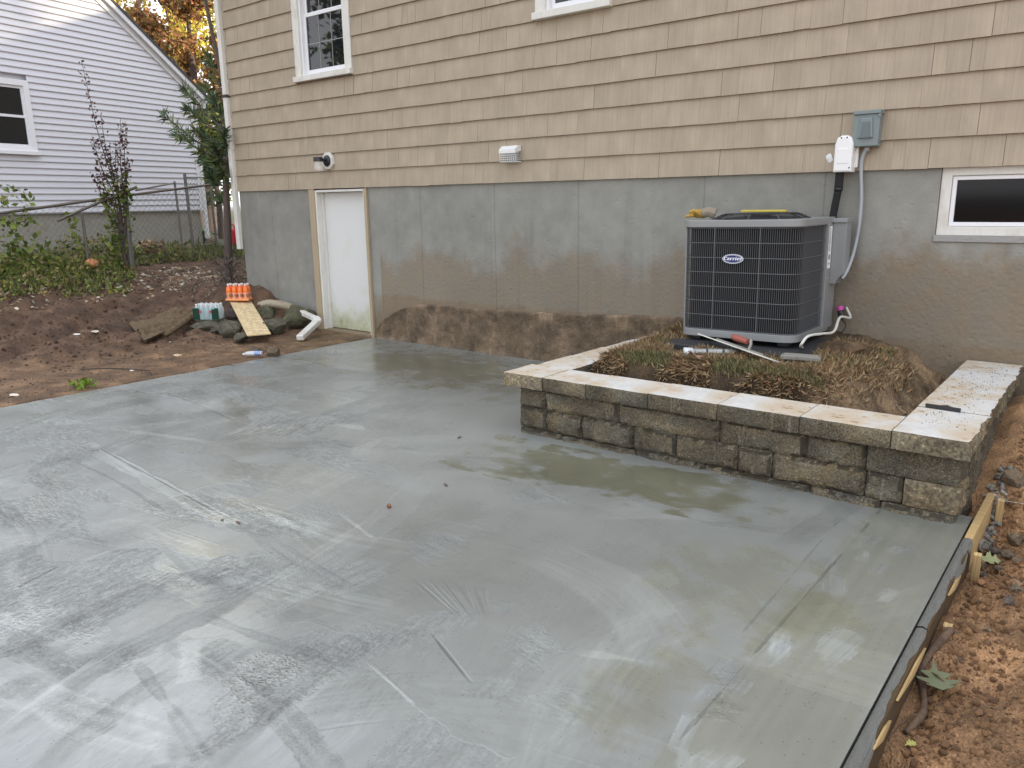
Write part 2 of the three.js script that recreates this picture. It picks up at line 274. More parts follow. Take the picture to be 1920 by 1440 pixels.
  for (const [a, b, c, d, w] of [[20, 980, 120, 960, 0.22], [0, 1020, 70, 1000, 0.2], [130, 1175, 200, 1205, 0.26], [225, 1235, 260, 1250, 0.16], [240, 1380, 330, 1360, 0.35], [0, 1150, 60, 1190, 0.4], [200, 980, 330, 940, 0.5], [330, 1240, 380, 1230, 0.3], [500, 800, 560, 815, 0.25], [250, 740, 420, 770, 0.4], [60, 880, 130, 960, 0.4], [330, 1300, 520, 1340, 0.6]]) seg(a, b, c, d, w, sheen);
  // long screed ridges and grooves
  seg(150, 825, 445, 990, 0.13, { R: 0.10, T: 0.09, B: 1.6, softT: 0.14, rag: 0.5, st: 0.6, stT: 0.12, tf: 60, soft: 0.12 });
  seg(170, 830, 440, 978, 0.022, { R: 0.5, T: -0.16, B: -2.6, softT: 0.3, rag: 0.9 });
  seg(120, 850, 330, 960, 0.03, { R: 0.45, T: -0.08, B: -1.2, softT: 0.3, rag: 0.9 }, 0.06);
  seg(190, 800, 410, 830, 0.07, { R: 0.14, T: 0.08, B: 0.8, softT: 0.3, rag: 0.8 }, 0.05);
  seg(330, 740, 470, 800, 0.04, { R: 0.4, T: -0.06, B: -0.9, softT: 0.3, rag: 0.8 });
  seg(800, 1175, 898, 1298, 0.02, { R: 0.4, T: -0.09, B: -3.0, softT: 0.35, rag: 0.4, soft: 0.3, lip: 1.2 });
  seg(630, 955, 715, 1020, 0.035, { R: 0.15, T: 0.08, B: 1.4, softT: 0.35, rag: 0.6, soft: 0.35 });
  seg(690, 1240, 790, 1330, 0.02, { R: 0.2, T: 0.05, B: 1.0, softT: 0.3, rag: 0.6 });
  seg(1080, 1220, 1280, 1250, 0.06, { R: 0.2, T: 0.05, B: 0.8, softT: 0.35, rag: 0.9, soft: 0.35 });
  seg(35, 1100, 110, 1062, 0.014, { R: 0.5, T: -0.16, B: -2, softT: 0.3, rag: 0.6 });
  for (let q = 0; q < 22; q++) { const a = q / 21, v = rnd(); seg(lerp(755, 905, a) + rnd() * 8, lerp(1075, 1080, a * a) + rnd() * 14, lerp(868, 914, a) + rnd() * 8, 1158 + rnd() * 14, 0.012 + 0.012 * rnd(), { R: 0.32, T: (v - 0.5) * 0.07, B: (v - 0.5) * 2.2, softT: 0.35, rag: 0.3, soft: 0.4 }); }   // the fan left by one turn of the wrist
  // bleed water standing by the block wall: olive, slick
  seg(870, 842, 1480, 958, 0.75, { R: 0.13, T: -0.04, G: 1, B: -0.6, st: 0.0, stT: 0.012, rag: 0.9, softT: 0.28, soft: 0.35 }, -0.05);
  seg(600, 655, 1080, 730, 1.6, { R: 0.2, T: -0.03, G: 0.8, st: 0.05, rag: 0.8, softT: 0.4, soft: 0.4 });
  seg(1120, 1230, 1300, 1330, 0.7, { R: 0.24, G: 0.5, rag: 1, softT: 0.4, soft: 0.4 });
  seg(1300, 1000, 1560, 1250, 0.9, { R: 0.26, G: 0.45, rag: 1, softT: 0.4, soft: 0.4 });
  // edge band along the right form, with its grooves and smears
  pass(6.56, 4.0, Math.PI / 2, 4.6, 0.5, 0, { R: 0.24, T: 0.0, G: 0.4, softT: 0.12, rag: 0.12, st: 0.15, stT: 0.03, tf: 50, sf: 1.5 });
  pass(6.36, 3.9, Math.PI / 2 + 0.01, 3.6, 0.014, 0, { R: 0.5, T: -0.10, B: -1.8, softT: 0.35, rag: 1.6 });
  pass(6.26, 3.2, Math.PI / 2 - 0.02, 1.8, 0.012, 0, { R: 0.5, T: -0.07, B: -1.0, softT: 0.35, rag: 1.6 });
  for (let q = 0; q < 16; q++) pass(6.25 + rnd() * 0.42, 2.4 + rnd() * 2.2, Math.PI / 2 + (rnd() - 0.5) * 0.7, 0.14 + rnd() * 0.26, 0.06 + rnd() * 0.08, 0, { R: 0.3, T: (rnd() - 0.35) * 0.09, B: 0.5, st: 0.4, stT: 0.06, rag: 1.6, softT: 0.35, soft: 0.45, G: -0.3 });
  const col = new Uint8Array(N * N * 4), aux = new Uint8Array(N * N * 4);
  for (let o = 0; o < N * N; o++) {
    const g = clamp(G[o], -0.3, 1), t = 1 + T[o] * 2.0, f = (hash2(o & 2047, o >> 11, 61) > 0.9985) ? 0.55 : 1;
    col[o * 4] = clamp(lerp(126, 115, g) * t * f, 0, 255); col[o * 4 + 1] = clamp(lerp(128, 114, g) * t * f, 0, 255); col[o * 4 + 2] = clamp(lerp(123, 95, g) * t * f, 0, 255); col[o * 4 + 3] = 255;
    aux[o * 4] = clamp(128 + B[o] * 17 + (hash2(o & 2047, o >> 11, 62) - 0.5), 0, 255); aux[o * 4 + 1] = clamp(R[o] * 255, 20, 240); aux[o * 4 + 3] = 255;
  }
  const a = rep(dt(aux, N, N, false), L), slabMat = phys(0xffffff, 1, { ior: 1.8, map: rep(dt(col, N, N, true), L), roughnessMap: a, bumpMap: a, bumpScale: 0.015 });
  const wob = (x0, y0, x1, y1, n, s) => { const o = []; for (let i = 0; i < n; i++) { const t = i / n, k = (fbm(t * n * 0.7, 0, 2, s) - 0.5) * 0.02; o.push([lerp(x0, x1, t) + (x0 === x1 ? k : 0), lerp(y0, y1, t)]); } return o; };
  const g = extrude([...wob(0.06, -0.015, 0.06, -8, 90, 5), [0.06, -8], [6.775, -8], [6.775, -2.0], [4.02, -2.0], [4.02, -0.015]], 0.14).rotateX(-Math.PI / 2).translate(0, -0.14, 0);
  struct('concrete_patio', g, slabMat, 'freshly poured grey concrete patio slab, still wet and streaked by the trowel');
}

// ================================================================== HOUSE
const house = thing('house', 'tan shingled house on a grey concrete basement wall with a white basement door', 'house');
const FB = 1.79, EXPO = 0.2092, HX0 = -2.62, HX1 = 19;
const paintTex = tex(512, 512, (u, v) => { const g = fbmT(u, v, 90, 3, 3, 71), b = fbmT(u, v, 4, 4, 4, 72), s = 226 + 22 * (g - 0.5) + 26 * (b - 0.5); return [s, s, s]; });
const grainBump = tex(512, 512, (u, v) => { const w = fbmT(u, v, 5, 4, 2, 73), g = vnT((u + w * 0.05) * 70, v * 2, 70, 2, 74), h = vnT((u + w * 0.02) * 150, v * 4, 150, 4, 75), s = 255 * (0.55 * g + 0.45 * h); return [s, s, s]; }, false);
const tans = [[0.487, 0.397, 0.284], [0.479, 0.391, 0.281], [0.495, 0.404, 0.291], [0.470, 0.384, 0.273]].map(([r, g, b], i) => mat(lin(r, g, b), 0.62, { map: rep(paintTex, 0.7 + i * 0.1), bumpMap: rep(grainBump, 0.5 + 0.13 * i, 0.6), bumpScale: [0.0010, 0.0018, 0.0007, 0.0030][i] }));
{
  // basement wall
  const pits = rng(77), W = 2048, H = 512, U = 11, VV = 2, t = new Float32Array(W * H).fill(0), hgt = new Float32Array(W * H), br = new Float32Array(W * H);
  const seams = [-1.9, -0.2, 0.9, 1.98, 3.02, 4.3, 5.3, 6.9];
  for (let j = 0; j < H; j++) for (let i = 0; i < W; i++) {
    const x = -2.7 + (i + 0.5) / W * U, y = -0.1 + (j + 0.5) / H * VV, o = j * W + i, a = fbm(x * 1.2, y * 1.5, 4, 81), b = fbm(x * 9, y * 9, 4, 82), f = hash2(i, j, 83);
    const streak = fbm(x * 14, y * 0.9, 3, 84);
    t[o] = (a - 0.5) * 0.12 + (b - 0.5) * 0.09 + (f - 0.5) * 0.05 - 0.02 * sst(0.6, 0.8, streak);
    hgt[o] = (a - 0.5) * 1.2 + (b - 0.5) * 1.6;
    // old soil line: rusty dirt left in a ragged-edged belt where the bank stood against the wall
    const top = x < 0.2 ? 0.25 : lerp(0.95, 1.12, sst(0.2, 6, x)), edge = top + (fbm(x * 2.2, y * 1.2, 4, 85) - 0.5) * 0.75 + (fbm(x * 13, y * 9, 3, 86) - 0.5) * 0.25;
    br[o] = x < 0.05 ? 0 : sst(edge + 0.16, edge - 0.16, y) * (0.42 + 0.5 * b) * (x > 5.5 ? 1.15 : 1) + 0.5 * sst(0.56, 0.48, y + (b - 0.5) * 0.1);
    const rz = sst(edge + 0.3, edge - 0.1, y); hgt[o] += rz * ((fbm(x * 45, y * 45, 2, 87) - 0.5) * 3.4);
    for (const s of seams) { const d = x - s - (fbm(y * 3, s, 2, 88) - 0.5) * 0.012; if (Math.abs(d) < 0.03) { hgt[o] += 1.9 * Math.exp(-(d * d) / 0.00003) * (0.35 + vn(y * 30, s, 89)) ; t[o] -= 0.10 * Math.exp(-Math.pow((d - 0.008) / 0.005, 2)); } }
  }
  for (let q = 0; q < 900; q++) { const px = pits() * W, py = pits() * H * 0.9, r = 0.6 + pits() * pits() * 3.2, d = -(1 + pits() * 3); for (let j = Math.floor(py - r * 2); j <= py + r * 2; j++) for (let i = Math.floor(px - r * 2); i <= px + r * 2; i++) if (i >= 0 && j >= 0 && i < W && j < H) { const k = Math.exp(-((i - px) ** 2 + (j - py) ** 2) / (r * r)); hgt[j * W + i] += d * k; } }
  const col = new Uint8Array(W * H * 4), bmp = new Uint8Array(W * H * 4);
  for (let o = 0; o < W * H; o++) { const k = 1 + t[o] * 1.5, m = clamp(br[o]); col.set([clamp(lerp(136, 122, m) * k, 0, 255), clamp(lerp(135, 108, m) * k, 0, 255), clamp(lerp(127, 89, m) * k, 0, 255), 255], o * 4); const h = clamp(128 + hgt[o] * 20, 0, 255); bmp.set([h, h, h, 255], o * 4); }
  const place = (tx) => { const c = tx.clone(); c.repeat.set(1 / U, 1 / VV); c.offset.set(2.7 / U, 0.1 / VV); c.needsUpdate = true; return c; };
  const fm = mat(0xffffff, 0.8, { map: place(dt(col, W, H, true)), bumpMap: place(dt(bmp, W, H, false)), bumpScale: 0.013 });
  add(house, 'basement_wall', extrude([[HX0, -0.3], [-1.0, -0.3], [-1.0, FB + 0.02], [0.0, FB + 0.02], [0.0, -0.3], [HX1, -0.3], [HX1, FB + 0.04], [HX0, FB + 0.04]], 0.2, 0, [[[6.10, 1.32], [7.02, 1.32], [7.02, FB + 0.01], [6.10, FB + 0.01]]]).translate(0, 0, -0.2), fm);
  // crust of soil still stuck to the foot of the wall, its broken top edge standing proud
  const prof = [[0.04, 0.06], [0.21, 0.22], [0.45, 0.36], [0.75, 0.45], [1.07, 0.478], [1.8, 0.475], [2.48, 0.493], [3.43, 0.539], [4.1, 0.576], [5.0, 0.6]], nx = 420, ny = 44, pos = [], uv = [], cl = [], idx = [];
  for (let j = 0; j <= ny; j++) for (let i = 0; i <= nx; i++) {
    const x = 0.04 + 4.9 * i / nx; let k = 0; while (k < prof.length - 2 && x > prof[k + 1][0]) k++;
    const topY = lerp(prof[k][1], prof[k + 1][1], clamp((x - prof[k][0]) / (prof[k + 1][0] - prof[k][0]))) + (fbm(x * 9, 1, 4, 91) - 0.5) * 0.025, v = j / ny, y = -0.02 + (topY + 0.02) * v;
    const n = fbm(x * 7, y * 9, 4, 92), n2 = fbm(x * 26, y * 20, 3, 93), str = fbm(x * 22, y * 2, 3, 94);
    pos.push(x, y, j === ny ? -0.004 : (0.010 + 0.008 * n + 0.010 * n2 + 0.010 * sst(0.8, 1, v) + 0.02 * sst(0.2, 0, v)) * sst(0.04, 0.12, x)); uv.push(x, y);
    const s = (0.8 + 0.4 * n2) * (str > 0.68 ? 1.25 : 1), m = sst(0.4, 0.62, n); cl.push(lerp(0.225, 0.29, m) * s, lerp(0.165, 0.215, m) * s, lerp(0.108, 0.145, m) * s);
    if (i && j) { const o = j * (nx + 1) + i, a = o - nx - 2, b = o - nx - 1, d = o - 1; idx.push(a, b, d, b, o, d); }
  }
  const g = new THREE.BufferGeometry(); g.setAttribute('position', new THREE.Float32BufferAttribute(pos, 3)); g.setAttribute('uv', new THREE.Float32BufferAttribute(uv, 2)); g.setAttribute('color', new THREE.Float32BufferAttribute(cl, 3)); g.setIndex(idx); g.computeVertexNormals();
  add(house, 'soil_crust', g, soilMat, { label: 'brown crust of soil stuck along the foot of the basement wall' });
}
{
  // timber wall behind the shingles, side walls, roof
  const wallMat = tans[0], H = 5.3;
  add(house, 'side_wall', join(box(HX0 - 0.02, HX0 + 0.14, FB - 0.4, H, -9, -0.16), box(HX1 - 0.1, HX1, -0.2, H, -9, -0.16), box(HX0, HX1, -0.2, H, -9.1, -9)), wallMat);
  for (const x of [HX0 - 0.02, HX1 - 0.14]) add(house, 'gable_wall', extrude([[0.16, H], [9, H], [4.5, H + 2.2]], 0.14).rotateY(Math.PI / 2).translate(x, 0, 0), wallMat);
  const roofM = mat(lin(0.06, 0.055, 0.055), 0.9, { bumpMap: rep(soilBump, 0.5), bumpScale: 0.006 });
  const roof = add(house, 'roof', join(...[1, -1].map((s) => { const g = new THREE.BoxGeometry(HX1 - HX0 + 0.6, 0.09, 5.5); g.rotateX(s * Math.atan2(2.2, 4.5)); return uvBox(g.translate((HX0 + HX1) / 2, H + 1.09, -4.5 + s * 2.42)); })), roofM);
  add(roof, 'fascia', box(HX0 - 0.3, HX1 + 0.3, H - 0.3, H - 0.14, 0.34, 0.37), mat(lin(0.72, 0.70, 0.66), 0.55));
  const sheath = [];
  const xs = [HX0, -1.12, -0.08, 2.55, 3.37, HX1], body = extrude([[HX0, FB + 0.01], [HX1, FB + 0.01], [HX1, H], [HX0, H]], 0.15, 0, [[[-1.08, 3.1], [-0.12, 3.1], [-0.12, 4.5], [-1.08, 4.5]], [[2.6, 3.29], [3.32, 3.29], [3.32, 4.5], [2.6, 4.5]]]).translate(0, 0, -0.16);
  const siding = add(house, 'siding', body, wallMat);
  // shingles, course by course; the largest in view are single pieces
  const R = rng(2024), list = [], holes = [[-1.125, -0.075, 3.06, 4.6], [2.545, 3.375, 3.25, 4.6]];
  for (let k = 0; k < 19; k++) {
    const y0 = FB + k * EXPO; let x = HX0 + (k % 2 ? 0 : -0.06) + R() * 0.05;
    while (x < 9.2) {
      let w = [0.085, 0.12, 0.15, 0.18, 0.22, 0.27][Math.floor(R() * 6)] * (0.92 + 0.16 * R()); const gap = R() < 0.22 ? 0.003 : 0.0008;
      const a = Math.max(x, HX0), b = x + w - gap; x += w;
      if (b - a < 0.02) continue;
      let pieces = [[a, b, y0, y0 + EXPO + 0.03]];
      for (const [hx0, hx1, hy0, hy1] of holes) pieces = pieces.flatMap(([p, q, c, d]) => { if (q <= hx0 || p >= hx1 || d <= hy0 + 0.001 || c >= hy1) return [[p, q, c, d]]; const o = []; if (c < hy0 && d > hy0) o.push([Math.max(p, hx0), Math.min(q, hx1), c, hy0 - 0.001]); if (p < hx0) o.push([p, hx0, c, d]); if (q > hx1) o.push([hx1, q, c, d]); return o; });
      for (const [p, q, c, d] of pieces) if (q - p > 0.012 && d - c > 0.012) {
        const drop = (R() - 0.5) * 0.002 * (R() < 0.1 ? 4 : 1), m = Math.floor(R() * R() * 3.99), th = 0.011 + R() * 0.003;
        const c0 = V((p + q) / 2 - EYE.x, (c + d) / 2 - EYE.y, -EYE.z), dp = c0.dot(fwd), sx = 960 + FOCAL * c0.dot(rgt) / dp, sy = 720 - FOCAL * c0.dot(upv) / dp;
        list.push({ p, q, c: c + drop, d, m, th, seen: dp > 0 && sx > -40 && sx < 1960 && sy > -40 ? (q - p) * (d - c) / (dp * dp) : 0 });
      }
    }
  }
  const shingle = (s) => {                                     // a thin wedge: thick butt below, feathered above
    const w = s.q - s.p, h = s.d - s.c, t = s.th, z0 = 0.004, g = new THREE.BoxGeometry(w, h, t, 1, 1, 1), p = g.attributes.position;
    for (let i = 0; i < p.count; i++) { const topv = p.getY(i) > 0, front = p.getZ(i) > 0; p.setZ(i, front ? (topv ? z0 + 0.001 : z0 + t + 0.012) : (topv ? z0 - 0.002 : z0 + 0.009)); }
    g.translate((s.p + s.q) / 2, (s.c + s.d) / 2, 0); g.computeVertexNormals(); return uvBox(g);
  };
  list.sort((a, b) => b.seen - a.seen);
  const rest = [[], [], [], []];
  list.forEach((s, i) => { if (i < 296) add(siding, 'shingle', shingle(s), tans[s.m]); else rest[s.m].push(shingle(s)); });
  rest.forEach((g, i) => g.length && add(siding, 'shingle_field', mergeGeometries(g), tans[i], { kind: 'stuff' }));
}
const white = mat(lin(0.74, 0.74, 0.72), 0.45), cream = mat(lin(0.62, 0.58, 0.48), 0.5), vinyl = mat(lin(0.78, 0.78, 0.79), 0.4);
const dirtyTex = tex(512, 512, (u, v) => { const a = fbmT(u, v, 5, 5, 5, 101), b = fbmT(u, v, 40, 6, 3, 102), k = sst(0.5, 0.75, a) * 0.07 + 0.05 * (b - 0.5); return [236 * (1 - k * 0.8), 234 * (1 - k), 226 * (1 - k * 1.25)]; });
const whiteWorn = mat(lin(0.80, 0.80, 0.79), 0.5, { map: rep(dirtyTex, 0.8) }), tanTrim = mat(lin(0.47, 0.385, 0.27), 0.6, { map: rep(dirtyTex, 0.5, 1.2) });
const muntinM = mat(lin(0.30, 0.30, 0.28), 0.5), darkGlass = phys(lin(0.012, 0.014, 0.016), 0.02, { specularIntensity: 1, ior: 1.52 });
{
  // basement door, set back in its opening
  const d = new THREE.Group(); d.name = 'door'; house.add(d); d.userData.label = 'plain white flush basement door, stained with algae at the bottom';
  const doorTex = tex(256, 512, (u, v) => { const a = fbm(u * 4, v * 7, 4, 111), b = fbm(u * 18, v * 30, 3, 112), k = sst(0.24, 0.02, v + (a - 0.5) * 0.25) * (0.25 + 0.75 * b), k2 = 0.5 * sst(0.62, 0.85, a); return [lerp(235, 178, k) * (1 - 0.05 * k2), lerp(236, 178, k) * (1 - 0.04 * k2), lerp(232, 128, k) * (1 - 0.1 * k2)]; });
  const pan = box(-0.9, -0.03, 0.03, 1.745, -0.135, -0.095, 0.003); { const p = pan.attributes.position, u = pan.attributes.uv; for (let i = 0; i < p.count; i++) u.setXY(i, (p.getX(i) + 0.9) / 0.87, (p.getY(i) - 0.03) / 1.715); }
  add(d, 'door_panel', pan, mat(lin(0.80, 0.80, 0.80), 0.38, { map: doorTex }));
  add(d, 'backing', box(-1.0, 0.0, -0.3, FB, -0.2, -0.15), mat(lin(0.02, 0.02, 0.02), 0.9));
  add(d, 'jamb', box(-0.935, -0.905, 0.0, 1.77, -0.14, 0.018, 0.003), whiteWorn); add(d, 'jamb', box(-0.028, -0.0, 0.0, 1.77, -0.14, 0.018, 0.003), whiteWorn);
  add(d, 'head_jamb', box(-0.905, -0.028, 1.748, 1.776, -0.14, 0.018, 0.003), whiteWorn);
  add(d, 'stop', box(-0.905, -0.885, 0.02, 1.748, -0.094, -0.06, 0.003), whiteWorn);
  add(d, 'trim_board', box(-1.045, -0.937, -0.06, 1.786, 0.002, 0.03, 0.003), tanTrim, { label: 'tan painted trim board on the hinge side of the basement door' });
  add(d, 'trim_board', box(-0.0, 0.045, -0.01, 1.78, 0.002, 0.034, 0.003), tanTrim, { label: 'tan trim board with chipped bottom beside the basement door' });
  add(d, 'threshold', box(-0.935, 0.0, -0.05, 0.022, -0.16, 0.05, 0.006), mat(lin(0.26, 0.20, 0.13), 0.8, { map: rep(dirtyTex, 0.3) }));
}
function sashWindow(x0, x1, y0, y1, label, low) {
  const w = new THREE.Group(); w.name = 'window'; house.add(w); w.userData.label = label;
  const c = 0.115, zf = 0.036;
  const fr = add(w, 'frame', join(box(x0, x0 + c, y0 + 0.06, y1, -0.1, zf, 0.004), box(x1 - c, x1, y0 + 0.06, y1, -0.1, zf, 0.004), box(x0 + c, x1 - c, y1 - c, y1, -0.1, zf - 0.003, 0.004)), whiteWorn);
  add(w, 'sill', box(x0 - 0.015, x1 + 0.015, y0 - 0.005, y0 + 0.06, -0.1, 0.075, 0.006), whiteWorn);
  const a0 = x0 + c, a1 = x1 - c, b0 = y0 + 0.06, b1 = y1 - c, mid = (b0 + b1) / 2 - 0.02;
  add(w, 'inner_frame', join(box(a0, a0 + 0.03, b0, b1, -0.1, 0.012, 0.003), box(a1 - 0.03, a1, b0, b1, -0.1, 0.012, 0.003), box(a0 + 0.03, a1 - 0.03, b0, b0 + 0.02, -0.1, 0.012, 0.003)), vinyl);
  const s0 = a0 + 0.03, s1 = a1 - 0.03;
  for (const [p, q, z] of [[b0 + 0.02, mid + 0.03, -0.03], [mid, b1, -0.055]]) {
    const f = 0.036, s = add(w, 'sash', join(box(s0, s0 + f, p, q, z - 0.022, z, 0.004), box(s1 - f, s1, p, q, z - 0.022, z, 0.004), box(s0 + f, s1 - f, p, p + f + 0.012, z - 0.0225, z - 0.0005, 0.004), box(s0 + f, s1 - f, q - f, q, z - 0.0225, z - 0.0005, 0.004)), vinyl);
    const ga = s0 + f, gb = s1 - f;
    add(s, 'pane', box(ga - 0.004, gb + 0.004, p + f, q - f + 0.01, z - 0.016, z - 0.012), darkGlass);
    for (let i = 1; i < 3; i++) { const x = ga + (gb - ga) * i / 3; add(s, 'muntin', box(x - 0.004, x + 0.004, p + f + 0.012, q - f, z - 0.0118, z - 0.009), muntinM); }
    const ym = (p + q) / 2; add(s, 'muntin', box(ga, gb, ym - 0.004, ym + 0.004, z - 0.0119, z - 0.0095), muntinM);
  }
}
sashWindow(-1.12, -0.08, 3.065, 4.62, 'white double-hung window above the basement door');
sashWindow(2.55, 3.37, 3.255, 4.62, 'white double-hung window high above the dryer vent');
{
  const w = new THREE.Group(); w.name = 'basement_window'; house.add(w); w.userData.label = 'small white basement hopper window with a black pane';
  const f = 0.06;
  add(w, 'frame', extrude([[6.102, 1.322], [7.018, 1.322], [7.018, 1.795], [6.102, 1.795]], 0.05, 0.004, [[[6.17, 1.385], [6.95, 1.385], [6.95, 1.735], [6.17, 1.735]]]).translate(0, 0, -0.07), whiteWorn);
  add(w, 'sash', extrude([[6.172, 1.387], [6.948, 1.387], [6.948, 1.733], [6.172, 1.733]], 0.03, 0.003, [[[6.2, 1.415], [6.92, 1.415], [6.92, 1.705], [6.2, 1.705]]]).translate(0, 0, -0.065), vinyl);
  add(w, 'pane', box(6.195, 6.925, 1.41, 1.71, -0.06, -0.055), phys(lin(0.004, 0.004, 0.005), 0.06, { specularIntensity: 0.5 }));
  add(w, 'sill', box(6.09, 7.03, 1.275, 1.322, -0.02, 0.012, 0.008), mat(lin(0.34, 0.33, 0.31), 0.85, { bumpMap: rep(soilBump, 0.3), bumpScale: 0.008 }));
}
{
  const d = add(house, 'downspout', join(box(HX0 - 0.075, HX0 + 0.005, 1.0, 5.6, 0.012, 0.075, 0.012)), whiteWorn, { label: 'cream downspout running down the house corner' });
  add(d, 'bracket', box(HX0 - 0.08, HX0 + 0.01, 3.02, 3.06, 0.01, 0.08, 0.004), mat(lin(0.05, 0.05, 0.05), 0.7));
  add(house, 'corner_board', box(HX0 - 0.03, HX0 + 0.012, FB, 5.6, -0.1, 0.012), cream);
}

// ================================================================== BLOCK RETAINING WALL
const stoneTex = tex(1024, 1024, (u, v) => {
  const a = fbmT(u, v, 5, 5, 5, 121), b = vnT(u * 170, v * 170, 170, 170, 122), c = vnT(u * 340, v * 340, 340, 340, 123), w = fbmT(u, v, 7, 7, 3, 124);
  let s = 122 + 72 * (a - 0.5) + 52 * (b - 0.5) + 44 * (c - 0.5) + (b > 0.94 ? 45 : 0), r = s * lerp(1.0, 1.13, w), bl = s * lerp(0.95, 0.76, w);
  const st = vnT(u * 96 + (vnT(u * 12, v * 24, 12, 24, 125) - 0.5) * 1.6, 0.5, 96, 1, 126), len = vnT(u * 46, v * 5, 46, 5, 127); if (st > 0.84 && len > 0.45) { const k = sst(0.84, 0.97, st) * sst(0.45, 0.65, len) * (0.3 + 0.5 * b); r = lerp(r, 185, k); s = lerp(s, 180, k); bl = lerp(bl, 165, k); }   // lime that has run down the faces
  return [r, s, bl];
});
const stoneBump = tex(512, 512, (u, v) => { const a = fbmT(u, v, 14, 14, 5, 131), b = vnT(u * 128, v * 128, 128, 128, 132), s = 255 * (0.75 * a + 0.25 * b); return [s, s, s]; }, false);
const capTex = tex(1024, 1024, (u, v) => {
  const a = fbmT(u, v, 5, 5, 5, 141), b = fbmT(u, v, 24, 24, 4, 142), c = vnT(u * 300, v * 300, 300, 300, 143), k = sst(0.36, 0.68, a * 0.7 + b * 0.3) * 0.85, d = sst(0.66, 0.78, b) * sst(0.5, 0.62, a) * 0.45;
  const s = 214 + 26 * (b - 0.5) + 22 * (c - 0.5); return [lerp(lerp(s, 198, k), 132, d), lerp(lerp(s * 0.99, 178, k), 100, d), lerp(lerp(s * 0.97, 150, k), 70, d)];
});
const stones = [[0.68, 0.635, 0.565], [0.74, 0.685, 0.605], [0.63, 0.605, 0.56], [0.74, 0.665, 0.575]].map(([r, g, b], i) => { const m = rep(stoneTex, 0.9); m.offset.set(i * 0.23, i * 0.37); return mat(lin(r, g, b), 0.92, { map: m, bumpMap: rep(stoneBump, 0.3), bumpScale: 0.028 }); });
const smoothStone = mat(lin(0.78, 0.70, 0.58), 0.85, { map: rep(stoneTex, 2.2), bumpMap: rep(stoneBump, 0.25), bumpScale: 0.003 });
const capTop = [0, 1, 2].map((i) => { const m = rep(capTex, 0.85 + 0.1 * i); m.offset.set(i * 0.31, i * 0.17); return mat(lin(0.88, 0.88, 0.87), 0.85, { map: m, bumpMap: rep(stoneBump, 0.3), bumpScale: 0.003 }); });
// block spanning x0..x1, y0..y1, z0..z1; amp: [front +z, left -x, right +x, back -z] depth of the split face in metres
function splitBlock(x0, x1, y0, y1, z0, z1, amp, seed, edge = 0.006) {
  const w = x1 - x0, h = y1 - y0, d = z1 - z0, n = (l) => Math.max(2, Math.min(24, Math.round(l / 0.02)));
  const g = new THREE.BoxGeometry(w, h, d, n(w), n(h), n(d)).translate((x0 + x1) / 2, (y0 + y1) / 2, (z0 + z1) / 2), p = g.attributes.position;
  for (let i = 0; i < p.count; i++) {
    let x = p.getX(i), y = p.getY(i), z = p.getZ(i); const e = 1e-4;
    const nz = (a, b) => (fbm(a * 13 + seed * 3.1, b * 13 - seed * 1.7, 4, seed) - 0.5) * 1.6, rim = (a, a0, a1) => Math.min(a - a0, a1 - a);
    const F = Math.abs(z - z1) < e, Bk = Math.abs(z - z0) < e, Lf = Math.abs(x - x0) < e, Rt = Math.abs(x - x1) < e, Tp = Math.abs(y - y1) < e, Bt = Math.abs(y - y0) < e;
    let dx = 0, dy = 0, dz = 0;
    if (F) { dz = amp[0] * nz(x, y) - edge * ((Lf || Rt ? 1 : 0) + (Tp || Bt ? 1 : 0)); if (amp[0] > 0.004) dz -= 0.35 * amp[0] * (Tp || Bt || Lf || Rt ? 1 : 0); }
    if (Bk) dz = -amp[3] * nz(x, y);
    if (Lf) dx = -amp[1] * nz(z, y) + edge * (F || Tp || Bt ? 0.5 : 0);
    if (Rt) dx = amp[2] * nz(z, y) - edge * (F || Tp || Bt ? 0.5 : 0);
    if (Tp && (F || Lf || Rt)) dy = -edge * (0.4 + 0.5 * vn(x * 30, z * 30, seed));
    if (Bt && F) dy = (vn(x * 24, z, seed + 1) - 0.6) * edge * 1.2;
    p.setXYZ(i, x + dx, y + dy, z + dz);
  }
  const q = uvBox(toCreasedNormals(mergeVertices(g.deleteAttribute('normal').deleteAttribute('uv')), 0.7)), tri = q.attributes.position.count / 3, order = [[], []], N = q.attributes.normal;
  for (let i = 0; i < tri; i++) order[N.getY(i * 3) + N.getY(i * 3 + 1) + N.getY(i * 3 + 2) > 2.0 ? 0 : 1].push(i * 3, i * 3 + 1, i * 3 + 2);
  const out = new THREE.BufferGeometry(), all = [...order[0], ...order[1]];
  for (const k of ['position', 'normal', 'uv']) { const a = q.attributes[k], n = a.itemSize, b = new Float32Array(all.length * n); all.forEach((v, i) => { for (let e = 0; e < n; e++) b[i * n + e] = a.getComponent(v, e); }); out.setAttribute(k, new THREE.BufferAttribute(b, n)); }
  out.addGroup(0, order[0].length, 0); out.addGroup(order[0].length, order[1].length, 1); return out;
}
